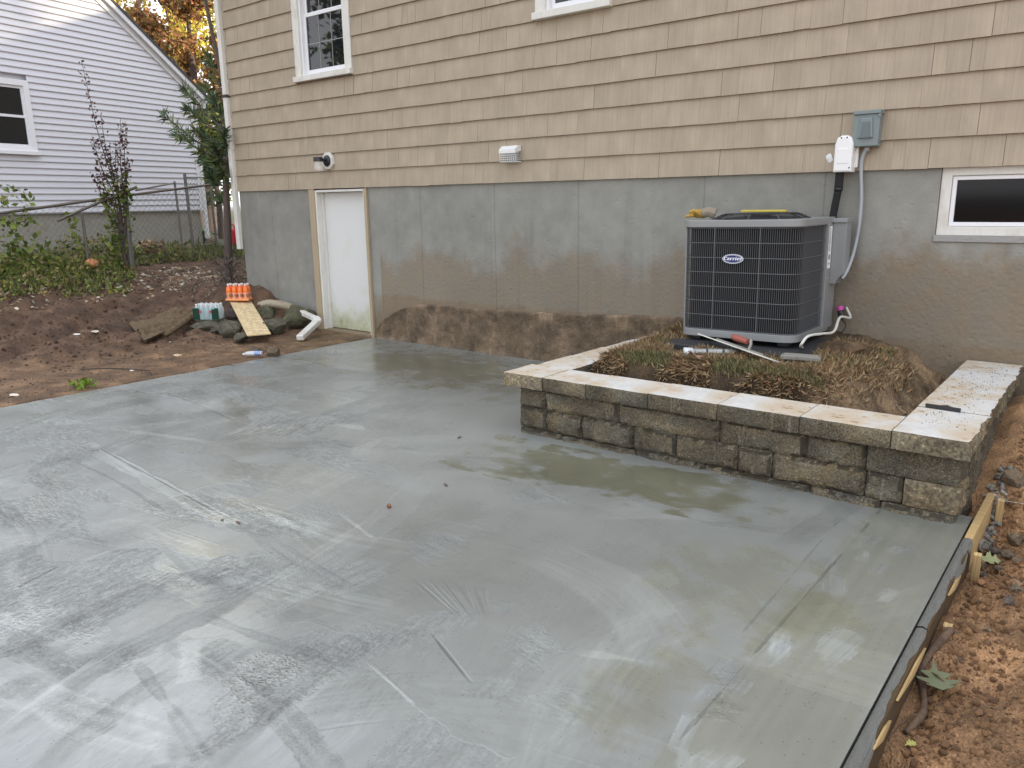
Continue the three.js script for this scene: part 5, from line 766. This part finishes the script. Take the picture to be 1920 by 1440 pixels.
// ================================================================== NEIGHBOUR'S HOUSE
const NA = 1.784, nCorner = V(-7.737, 0, -2.397), nX = V(Math.cos(NA), 0, -Math.sin(NA)), nZ = V(Math.sin(NA), 0, Math.cos(NA));
function onNeighbour(px, py) { const d = at(px, py, 'x', -7).sub(EYE), t = nCorner.clone().sub(EYE).dot(nZ) / d.dot(nZ), p = EYE.clone().addScaledVector(d, t).sub(nCorner); return [p.dot(nX), p.y]; }
{
  const n = thing('neighbour_house', 'white clapboard-sided neighbouring house with a steep gable behind the chain-link fence', 'house', [nCorner.x, 0, nCorner.z]); n.rotation.y = NA;
  const eaveY = onNeighbour(370, 178)[1], rk = onNeighbour(180, 0), slope = (rk[1] - eaveY) / -rk[0], W = 6.6, ridge = eaveY + slope * W / 2, sb = onNeighbour(100, 399)[1], top = (x) => (x > -W / 2 ? eaveY - slope * x : eaveY + slope * (x + W));
  const vs = [0, 1].map((i) => mat(lin(0.64 + i * 0.012, 0.635 + i * 0.012, 0.67 + i * 0.01), 0.33));
  add(n, 'foundation', box(-W, -0.02, -0.6, sb + 0.01, -8, -0.03), mat(lin(0.40, 0.385, 0.35), 0.9, { map: rep(dirtyTex, 1.5), bumpMap: rep(stoneBump, 0.6), bumpScale: 0.01 }));
  add(n, 'wall_core', extrude([[-W, sb], [-0.02, sb], [-0.02, eaveY], [-W / 2, ridge - 0.02], [-W, eaveY]], 7.9).translate(0, 0, -7.95), vs[0]);
  const wr = onNeighbour(0, 150), wa = onNeighbour(49, 152), wb = onNeighbour(49, 287), wx0 = wa[0] - 1.0, wx1 = wa[0], wy0 = wb[1], wy1 = wa[1], siding = add(n, 'siding', box(-W, -0.04, sb - 0.02, sb + 0.012, -0.05, 0.0), vs[0]);
  const ex = 0.1026, rows = Math.floor((ridge - sb) / ex);
  for (let k = 0; k < rows; k++) {
    const y0 = sb + k * ex, y1 = y0 + ex, xr = y0 < eaveY ? -0.05 : -(y0 - eaveY) / slope - 0.05, xl = y0 < eaveY ? -W : -W + (y0 - eaveY) / slope + 0.05; if (xr - xl < 0.1) continue;
    const cuts = y1 > wy0 && y0 < wy1 ? [[xl, wx0], [wx1, xr]] : [[xl, xr]];
    for (const [a, b] of cuts) { const g = extrude([[0, y0 - 0.002], [0.025, y0], [0.026, y0 + 0.012], [0.003, y1 + 0.004], [0, y1 + 0.004]], b - a).rotateY(-Math.PI / 2); g.rotateY(0); g.scale(1, 1, 1); add(siding, 'siding_board', uvBox(g.applyMatrix4(new THREE.Matrix4().set(-1, 0, 0, 0, 0, 1, 0, 0, 0, 0, -1, 0, 0, 0, 0, 1)).rotateY(Math.PI).translate(0, 0, 0).translate(b, 0, 0)), vs[k % 2]); }
  }
  add(n, 'corner_post', box(-0.055, 0.03, sb - 0.02, eaveY + 0.05, -0.08, 0.03, 0.004), vinyl);
  // window
  const w = new THREE.Group(); w.name = 'window'; n.add(w); w.userData.label = 'white sash window with a cluttered sill';
  const hole = (a, b, c, d) => [[a, c], [b, c], [b, d], [a, d]];
  add(w, 'casing', extrude(hole(wx0, wx1, wy0, wy1), 0.05, 0.004, [hole(wx0 + 0.09, wx1 - 0.09, wy0 + 0.09, wy1 - 0.09)]).translate(0, 0, -0.01), vinyl); add(w, 'sill', box(wx0 - 0.03, wx1 + 0.03, wy0 - 0.03, wy0 + 0.03, 0, 0.085, 0.005), vinyl);
  const my = (wy0 + wy1) / 2; for (const [a, b, z] of [[wy0 + 0.09, my + 0.02, 0.015], [my - 0.02, wy1 - 0.09, 0.0]]) { const s = add(w, 'sash', extrude(hole(wx0 + 0.09, wx1 - 0.09, a, b), 0.015, 0.002, [hole(wx0 + 0.13, wx1 - 0.13, a + 0.04, b - 0.04)]).translate(0, 0, z), vinyl); add(s, 'pane', box(wx0 + 0.125, wx1 - 0.125, a + 0.035, b - 0.035, z - 0.004, z + 0.002), darkGlass); }
  // roof: rake trim and shingled slope with an overhang
  const sl = Math.hypot(1, slope), strip = (o0, o1, z0, z1) => extrude([[0.34, eaveY - 0.34 * slope + o0 * sl], [-W / 2, ridge + o0 * sl], [-W - 0.34, eaveY - 0.34 * slope + o0 * sl], [-W - 0.34, eaveY - 0.34 * slope + o1 * sl], [-W / 2, ridge + o1 * sl], [0.34, eaveY - 0.34 * slope + o1 * sl]], z1 - z0).translate(0, 0, z0);
  add(n, 'rake_board', strip(-0.03, 0.10, 0.0, 0.045), vinyl); const rf = add(n, 'roof', strip(0.135, 0.18, -8.2, 0.13), mat(lin(0.07, 0.068, 0.07), 0.9, { bumpMap: rep(soilBump, 0.5), bumpScale: 0.006 })); add(rf, 'rake_fascia', strip(0.06, 0.135, 0.08, 0.115), vinyl); add(rf, 'soffit', strip(0.10, 0.112, -0.02, 0.08), vinyl);
  add(n, 'downspout', join(box(0.02, 0.1, 0.95, eaveY - 0.2, -0.02, 0.05, 0.012)), vinyl);
}

// ================================================================== FENCE
{
  const FX = -5.1, rail = mat(lin(0.16, 0.135, 0.12), 0.7, { map: rep(dirtyTex, 0.4), metalness: 0.2 }), galv = mat(lin(0.20, 0.20, 0.20), 0.55, { metalness: 0.4, map: rep(dirtyTex, 0.4) });
  const f = thing('chain_link_fence', 'rusty leaning chain-link fence along the weeds before the white house', 'fence');
  const pTop = at(232, 345, 'x', FX), pBot = at(247, 508, 'x', FX), rA = at(0, 400, 'x', FX), rB = at(234, 367, 'x', FX), rC = at(412, 344, 'x', FX - 0.2), rL = rA.clone().add(rA.clone().sub(rB).multiplyScalar(0.8));
  add(f, 'post', tube([pBot.clone().setY(gY(FX, pBot.z) - 0.2), pTop], 0.045, { k: 12 }), galv, { label: 'thick leaning corner post of the fence' });
  add(f, 'top_rail', tube([rL, rA, rB], 0.021, { n: 6, k: 8 }), rail); add(f, 'top_rail', tube([rB, rC], 0.019, { k: 8 }), rail);
  for (const [a, b] of [[153, 397], [168, 400]].slice(0, 1)) { const q = at(a, b, 'x', FX); add(f, 'line_post', tube([V(q.x, gY(q.x, q.z) - 0.2, q.z), V(q.x, q.y - 0.02, q.z)], 0.022, { k: 8 }), galv); }
  const mesh = (A, B, h0, h1) => { const L = Math.hypot(B.x - A.x, B.z - A.z), d = 0.048, n = Math.round(L / d), gs = []; for (let i = 0; i <= n; i++) { const P = [], m = Math.round((h1 - h0) / (d / 1.0)); for (let j = 0; j <= m; j++) { const s = clamp((i + (i + j) % 2) / n), x = lerp(A.x, B.x, s), z = lerp(A.z, B.z, s), yT = lerp(A.y, B.y, s), yB = gY(x, z); P.push(V(x + (j % 2 ? 0.004 : -0.004) + 0.05 * (fbm(z * 1.5, j * 0.1, 2, 33) - 0.5), lerp(yB, yT, j / m), z)); } gs.push(tube(P, 0.0024, { straight: true, n: m, k: 3 })); } return join(gs); };
  const wire = mat(lin(0.19, 0.175, 0.165), 0.6, { metalness: 0.3 });
  add(f, 'chain_link_mesh', mesh(rL, rB, 0, 1.05), wire, { kind: 'stuff' }); add(f, 'chain_link_mesh', mesh(rB, rC, 0, 1.1), wire, { kind: 'stuff' });
  const lp = single('loose_pipe', 'loose bent rail pipe resting across the fence corner post', 'pipe', tube([at(108, 414, 'x', FX + 0.1), at(180, 382, 'x', FX + 0.1), at(256, 351, 'x', FX + 0.08)], 0.021, { n: 6, k: 8 }), rail);
  // gate run back to the neighbour's corner
  const g = thing('fence_gate', 'narrow chain-link gate section standing by the corner of the white house', 'gate');
  const A = at(327, 340, 'x', -6.3), B = at(346, 326, 'x', -7.0), C = at(392, 331, 'x', -7.3);
  for (const [q, r] of [[A, 0.02], [B, 0.03], [C, 0.025]]) add(g, 'post', tube([V(q.x + 0.04, gY(q.x, q.z) - 0.1, q.z), q], r, { k: 8 }), galv);
  add(g, 'rail', tube([A.clone().add(V(0, -0.03, 0)), at(255, 357, 'x', -5.3)], 0.014, { k: 6 }), rail); add(g, 'rail', tube([B.clone().add(V(0, -0.06, 0)), C.clone().add(V(0, -0.02, 0))], 0.014, { k: 6 }), galv); add(g, 'rail', tube([B.clone().setY(gY(B.x, B.z) + 0.12), C.clone().setY(gY(C.x, C.z) + 0.12)], 0.014, { k: 6 }), galv);
  add(g, 'chain_link_mesh', mesh(B.clone().add(V(0, -0.06, 0)), C.clone().add(V(0, -0.04, 0)), 0, 1.3), galv, { kind: 'stuff' });
}

// ================================================================== PLANTS
const barkM = mat(lin(0.13, 0.10, 0.085), 0.95, { bumpMap: rep(stoneBump, 0.3), bumpScale: 0.02 });
{ // young pine at the house corner
  const base = at(428, 522, 'y', 0.55), B = V(base.x, gY(base.x, base.z) - 0.05, base.z), t = thing('pine_tree', 'slender young pine with long needles at the corner of the tan house', 'tree', [B.x, B.y, B.z]);
  const loc = (px, py, dz) => at(px, py, 'z', B.z + dz).sub(B), trunk = [V(0, 0, 0), loc(427, 420, 0), loc(424, 340, -0.05), loc(432, 240, -0.1), V(-0.25, 4.2, -0.2), V(-0.3, 5.2, -0.25)];
  add(t, 'trunk', tube(trunk, (q) => lerp(0.062, 0.012, q), { n: 30, k: 10 }), barkM);
  const tips = [[304, 214, 0.1, 300], [330, 252, 0.2, 300], [345, 165, -0.1, 250], [352, 205, 0.15, 250], [372, 285, 0.1, 315], [365, 245, 0.0, 270], [390, 105, -0.2, 200], [383, 160, -0.3, 230], [400, 300, 0.2, 330], [395, 330, 0.1, 350], [405, 225, -0.4, 260], [420, 130, -0.5, 200], [440, 300, -0.6, 330], [412, 370, -0.3, 380], [385, 262, -0.5, 300], [428, 200, -0.4, 240], [402, 275, 0.25, 310], [418, 250, 0.3, 290], [415, 320, 0.3, 345], [380, 305, -0.2, 325], [400, 180, -0.1, 250], [420, 290, -0.2, 330]], needles = [];
  tips.forEach(([px, py, dz, fy], i) => { const a = loc(428, fy, -0.05), e = loc(px, py, dz), m = a.clone().lerp(e, 0.5).add(V(0, -0.05, 0)); add(t, 'branch', tube([a, m, e], (q) => lerp(0.016, 0.005, q), { n: 10, k: 6 }), barkM); const cv = new THREE.CatmullRomCurve3([a, m, e]); needles.push([cv, a.distanceTo(e), i]); });
  const g = leafCloud((R) => { const [cv, len] = needles[Math.floor(R() * needles.length)], s = 0.45 + 0.56 * Math.pow(R(), 0.7), p = cv.getPoint(Math.min(s, 1)); p.userT = cv.getTangent(Math.min(s, 0.999)); return p; }, 2300, { size: 0.17, aspect: 0.022, seed: 14, colors: [[0.08, 0.14, 0.06], [0.12, 0.17, 0.06], [0.07, 0.125, 0.075], [0.19, 0.20, 0.055]], dir: (p, a, R) => { a.set(R() - 0.5, R() - 0.5, R() - 0.5).normalize().multiplyScalar(0.75).addScaledVector(p.userT, 0.7).normalize(); p.addScaledVector(a, 0.07); } });
  add(t, 'crown', g, bladeMat, { kind: 'stuff' });
  const sh = leafCloud((R) => V((R() - 0.5) * 0.55, 0.05 + R() * 0.4, 0.1 + (R() - 0.5) * 0.4), 350, { size: 0.09, aspect: 0.06, seed: 15, colors: [[0.09, 0.07, 0.05], [0.14, 0.12, 0.09]] }); const q = thing('dry_brush', 'bare dark brush at the foot of the pine', 'brush', [B.x + 0.35, B.y + 0.02, B.z + 0.05]); add(q, 'twigs', sh, bladeMat, { kind: 'stuff' }); add(q, 'stalk', tube([V(0, -0.05, 0.1), V(0.03, 0.2, 0.1), V(0.06, 0.4, 0.06)], (k) => 0.008 * (1 - k * 0.7), { n: 8, k: 5 }), barkM);
}
{ // tall shrub with dark seed spikes at the fence
  const b = at(238, 505, 'x', -5.05), B = V(b.x, gY(b.x, b.z), b.z), t = thing('tall_shrub', 'leggy shrub with dark purple spikes rising above the fence corner', 'shrub', [B.x, B.y, B.z]);
  const spk = [[152, 112, 222, 380], [172, 254, 215, 370], [188, 212, 218, 350], [226, 222, 232, 370], [236, 228, 238, 370], [174, 325, 212, 400], [186, 315, 215, 390], [205, 265, 222, 370], [245, 300, 236, 380], [216, 262, 226, 380]], curves = [];
  for (const [px, py, qx, qy] of spk) { const e = at(px, py, 'x', -5.05 + (px % 7) * 0.03).sub(B), m = at(qx, qy, 'x', -5.05).sub(B), c = [V((px % 5) * 0.02 - 0.04, 0, (px % 3) * 0.03), m, m.clone().lerp(e, 0.5).add(V(0, 0, 0.03)), e]; add(t, 'stem', tube(c, (q) => lerp(0.014, 0.003, q), { n: 18, k: 6 }), barkM); curves.push(new THREE.CatmullRomCurve3(c)); }
  add(t, 'seed_spikes', leafCloud((R) => { const c = curves[Math.floor(Math.pow(R(), 1.3) * curves.length)], p = c.getPoint(0.42 + 0.58 * R()); return p.add(V((R() - 0.5) * 0.09, (R() - 0.5) * 0.05, (R() - 0.5) * 0.11)); }, 560, { size: 0.055, aspect: 0.6, seed: 21, colors: [[0.075, 0.035, 0.045], [0.11, 0.045, 0.055], [0.06, 0.035, 0.03], [0.16, 0.09, 0.06]] }), leafMat, { kind: 'stuff' });
  add(t, 'leaves', leafCloud((R) => { const c = curves[Math.floor(R() * curves.length)], p = c.getPoint(0.1 + 0.45 * R()); return p.add(V((R() - 0.5) * 0.25, (R() - 0.5) * 0.15, (R() - 0.5) * 0.3)); }, 300, { size: 0.075, aspect: 0.6, seed: 22, colors: [[0.10, 0.15, 0.03], [0.16, 0.22, 0.04], [0.07, 0.11, 0.03], [0.24, 0.26, 0.06]] }), leafMat, { kind: 'stuff' });
}
{ // weeds, vines and grass
  const area = (R, x0, x1, z0, z1, h) => { const x = x0 + (x1 - x0) * R(), z = z0 + (z1 - z0) * R(), m = fbm(x * 1.7, z * 1.7, 3, 301), e = sst(-4.2, -4.75, x + (m - 0.5) * 1.0 + 1.0 * sst(1.0, 0.1, z)); return V(x, gY(x, z) + h * R() * Math.max(0, m - 0.18) * 2.2 * e - (e < 0.2 ? 0.3 : 0), z); };
  stuff('weed_cover', new THREE.Mesh(leafCloud((R) => area(R, -6.9, -4.2, -1.1, 4.6, 0.4), 15000, { size: 0.062, aspect: 0.55, seed: 31, colors: [[0.13, 0.17, 0.035], [0.20, 0.24, 0.05], [0.08, 0.11, 0.03], [0.32, 0.27, 0.06], [0.26, 0.27, 0.09], [0.33, 0.24, 0.14]] }), leafMat), 'tangle of low weeds and yellowing leaves along the fence', 'weeds');
  stuff('weed_grass', new THREE.Mesh(leafCloud((R) => { const p = area(R, -7.2, -4.3, -2.4, 4.6, 0.12); return p; }, 4500, { size: 0.17, aspect: 0.035, seed: 32, colors: [[0.13, 0.18, 0.04], [0.19, 0.22, 0.06], [0.27, 0.25, 0.10]], dir: (p, a, R) => { a.set(R() - 0.5, 0.7 + R(), R() - 0.5).normalize(); p.addScaledVector(a, 0.07); } }), bladeMat), 'tall uncut grass along the fence', 'grass');
  stuff('leaf_litter', new THREE.Mesh(leafCloud((R) => { const x = -4.0 - R() * 1.0, z = -0.6 + R() * 4.2; return V(x, gY(x, z) + 0.012, z); }, 420, { size: 0.075, aspect: 0.6, flat: 0.2, seed: 33, colors: [[0.5, 0.42, 0.3], [0.36, 0.25, 0.14], [0.6, 0.55, 0.45]] }), leafMat), 'pale dry leaves scattered at the edge of the weeds', 'leaves');
  const vine = (px, py, w, h, n, seed, label) => { const c = at(px, py, 'x', -5.08), g = leafCloud((R) => { const s = R() * 2 - 1, v = R() * 2 - 1; return V(c.x + 0.06 + (R() - 0.5) * 0.12, c.y + v * h, c.z - s * w * (0.4 + 0.6 * vn(v * 5, seed, 3))); }, n, { size: 0.085, aspect: 0.7, seed, colors: [[0.13, 0.19, 0.04], [0.19, 0.25, 0.05], [0.09, 0.12, 0.035], [0.25, 0.25, 0.07]] }); single('climbing_vine', label, 'vine', g, leafMat); };
  vine(28, 385, 0.28, 0.30, 70, 41, 'sparse leafy vine spilling over the fence rail at the frame edge'); vine(30, 460, 0.35, 0.4, 110, 42, 'vine leaves climbing the chain links under the rail'); vine(135, 440, 0.1, 0.3, 45, 43, 'thin strand of vine leaves hanging on the chain links'); vine(208, 440, 0.14, 0.6, 120, 44, 'thick leafy vine beside the fence corner post'); vine(60, 480, 0.5, 0.2, 120, 45, 'low mass of vine along the foot of the chain links');
  const hosta = (px, py, h, s, n, seed, label) => { const c = at(px, py, 'y', h), t = thing('leafy_clump', label, 'plant', [c.x, gY(c.x, c.z), c.z]), R = rng(seed), gs = []; for (let i = 0; i < n; i++) { const a = R() * 6.28, l = s * (0.6 + 0.6 * R()), g = new THREE.PlaneGeometry(l, l * 0.4, 4, 2), p = g.attributes.position; for (let k = 0; k < p.count; k++) { const u = p.getX(k) / l + 0.5; p.setY(k, p.getY(k) * Math.sin(Math.PI * clamp(0.06 + u * 0.92))); p.setZ(k, l * (0.7 * u - 0.75 * u * u) + 0.2 * Math.abs(p.getY(k))); } g.rotateX(-Math.PI / 2).translate(l * 0.5, 0.02, 0).rotateZ(0.4 + 0.5 * R()).rotateY(a); gs.push(g); } const g = join(gs); g.computeVertexNormals(); add(t, 'leaves', g, phys(lin(0.12, 0.19, 0.045), 0.55, { side: THREE.DoubleSide, transmission: 0.2, thickness: 0 }), { kind: 'stuff' }); add(t, 'stalk', tube([V(0, -0.05, 0), V(0.01, 0.12, 0)], 0.012, { k: 6 }), barkM); };
  hosta(335, 458, 0.62, 0.5, 26, 71, 'broad-leaved green plant behind the fence corner'); hosta(300, 470, 0.62, 0.4, 18, 72, 'smaller broad-leaved plant left of the larger clump'); hosta(385, 470, 0.6, 0.4, 16, 73, 'broad-leaved plant near the pine trunk');
  // dried stump of a potted plant and the orange bag
  const s = at(288, 500, 'y', 0.6), st = thing('dead_plant_stump', 'clump of dry brown leaves at the fence corner post', 'plant', [s.x, gY(s.x, s.z), s.z]); add(st, 'dry_leaves', leafCloud((R) => { const a = R() * 6.28, q = R() * 0.2; return V(Math.cos(a) * q, R() * 0.34, Math.sin(a) * q); }, 260, { size: 0.16, aspect: 0.3, seed: 81, colors: [[0.22, 0.13, 0.09], [0.32, 0.2, 0.12], [0.14, 0.08, 0.06], [0.5, 0.42, 0.2]] }), bladeMat, { kind: 'stuff' }); add(st, 'core', rockGeo(0.34, 0.26, 0.3, 82, 0.4, 2).translate(0, -0.04, 0), mat(lin(0.12, 0.07, 0.05), 0.95));
  const o = at(172, 494, 'x', -4.95), ob = single('orange_gourd', 'small ribbed orange gourd in the weeds by the fence', 'gourd', (() => { const g = new THREE.SphereGeometry(0.09, 24, 14), p = g.attributes.position; for (let i = 0; i < p.count; i++) { const a = Math.atan2(p.getZ(i), p.getX(i)), k = 1 + 0.07 * Math.cos(a * 9); p.setXYZ(i, p.getX(i) * k, p.getY(i) * 0.78, p.getZ(i) * k); } g.computeVertexNormals(); return g; })(), mat(lin(0.62, 0.22, 0.09), 0.6)); ob.position.set(o.x, Math.max(o.y, gY(o.x, o.z) + 0.05), o.z);
  // red fuel can, black edging
  const j = at(440, 474, 'y', 0.62), jg = thing('red_fuel_can', 'red plastic fuel can standing beyond the pine trunk', 'can', [j.x, gY(j.x, j.z), j.z]), red = mat(lin(0.5, 0.02, 0.035), 0.45); add(jg, 'tank', new RoundedBoxGeometry(0.3, 0.36, 0.2, 4, 0.06).translate(0, 0.18, 0), red); add(jg, 'handle', tube([V(-0.09, 0.35, 0), V(-0.07, 0.43, 0), V(0.05, 0.43, 0), V(0.09, 0.35, 0)], 0.018, { n: 16, k: 8 }), red); add(jg, 'spout', tube([V(0.11, 0.34, 0), V(0.14, 0.42, 0)], 0.025, { k: 10 }), mat(lin(0.02, 0.02, 0.02), 0.5));
  const e = [[318, 492], [350, 490], [385, 487], [420, 484], [460, 484]].map(([x, y]) => { const q = at(x, y, 'y', 0.62); q.y = gY(q.x, q.z) + 0.03; return q; }); single('black_tarp_roll', 'rumpled roll of black landscape fabric on the soil beyond the gravel', 'fabric', tube(e, (q) => 0.07 + 0.03 * vn(q * 14, 1, 4), { n: 40, k: 9 }), mat(lin(0.012, 0.012, 0.014), 0.6, { bumpMap: rep(stoneBump, 0.5), bumpScale: 0.03 }));
  for (const [px, py, s, i] of [[372, 452, 0.5, 0], [398, 458, 0.42, 1], [408, 440, 0.45, 2], [415, 405, 0.5, 3]]) { const q = at(px, py, 'y', 0.8), m = single('field_stone', ['grey field stone in the bank beyond the gate', 'tan field stone below the gate post', 'pale field stone behind the pine trunk', 'weathered stone step far behind the pine'][i], 'stone', rockGeo(s, s * 0.5, s * 0.6, 95 + i, 0.3, 2), rockMats[[2, 1, 0, 1][i]]); m.position.set(q.x, gY(q.x, q.z) - 0.05, q.z); }
}
// ================================================================== TREES
function tree(name, label, x, z, h, rx, ry, n, size, colors, seed, group) {
  const y = gY(x, z), R = rng(seed), t = thing(name, label, 'tree', [x, y, z], group), cy = h - ry;
  add(t, 'trunk', tube([V(0, -0.2, 0), V(0.1, h * 0.3, 0.05), V(-0.1, h * 0.6, 0), V(0.05, h * 0.85, 0.1)], (q) => lerp(0.028, 0.006, q) * h, { n: 20, k: 9 }), barkM);
  const cl = [];
  for (let i = 0; i < 70; i++) { const a = R() * 6.28, b = Math.acos(2 * R() - 1), q = 0.45 + 0.55 * Math.sqrt(R()), c = V(Math.sin(b) * Math.cos(a) * rx * q, cy + Math.cos(b) * ry * q, Math.sin(b) * Math.sin(a) * rx * q); cl.push([c, rx * (0.12 + 0.16 * R()), colors[Math.floor(R() * colors.length)]]); if (i % 5 === 0) add(t, 'limb', tube([V(0, h * (0.3 + 0.3 * R()), 0), c.clone().multiplyScalar(0.5).setY(c.y * 0.85), c], (q) => lerp(0.008, 0.002, q) * h, { n: 8, k: 5 }), barkM); }
  let cur = null; const g = leafCloud((Q) => { const [c, r] = (cur = cl[Math.floor(Q() * cl.length)]), a = V(Q() + Q() - 1, (Q() + Q() - 1) * 0.7, Q() + Q() - 1); return a.multiplyScalar(r * 1.5).add(c); }, n, { size, aspect: 0.7, seed: seed + 1, colors: colors.flat ? colors : colors });
  add(t, 'crown', g, leafMat, { kind: 'stuff' }); return t;
}
const ray = (px, D) => { const q = at(px, 388, 'x', -8).sub(EYE).setY(0).normalize(); return EYE.clone().addScaledVector(q, D); };
{
  const yel = [[0.72, 0.60, 0.10], [0.78, 0.68, 0.14], [0.60, 0.56, 0.10], [0.66, 0.46, 0.08]], rus = [[0.30, 0.13, 0.06], [0.36, 0.17, 0.07], [0.22, 0.11, 0.05], [0.16, 0.15, 0.05], [0.42, 0.24, 0.07]], grn = [[0.10, 0.14, 0.04], [0.14, 0.18, 0.04], [0.20, 0.21, 0.05]];
  let p = ray(255, 33); tree('maple_tree', 'bright yellow autumn maple behind the white gable', p.x, p.z, 15, 3.4, 5.5, 10000, 0.16, yel, 401, 'autumn trees behind the houses');
  p = ray(392, 26); tree('oak_tree', 'russet autumn oak between the two houses', p.x, p.z, 7.4, 2.0, 2.9, 24000, 0.12, rus, 402, 'autumn trees behind the houses');
  p = ray(372, 36); tree('maple_tree', 'yellow green maple behind the russet oak', p.x, p.z, 16, 3.0, 6, 9000, 0.17, [...yel, ...grn], 403, 'autumn trees behind the houses');
  p = ray(410, 22); tree('understory_tree', 'small green tree low behind the pine', p.x, p.z, 3.4, 0.9, 1.4, 5000, 0.10, [...grn, [0.3, 0.28, 0.08]], 404, 'autumn trees behind the houses');
  tree('shade_tree', 'tall thin-crowned tree behind the tan house that dapples the low sun', 25, -13.5, 22, 5, 6, 8000, 0.3, grn, 430);
  [[-14, 15, 12], [-20, 11, 13], [-17, 20, 15], [-9, 24, 14]].forEach(([x, z, h], i) => tree('garden_tree', 'tall green tree across the yard mirrored in the window ' + ['above the near lawn', 'farther along the lawn', 'behind the others', 'at the lawn end'][i], x, z, h, h * 0.27, h * 0.32, 7000, 0.3, grn, 420 + i, 'trees across the yard'));
}
renderer.render(scene, camera);
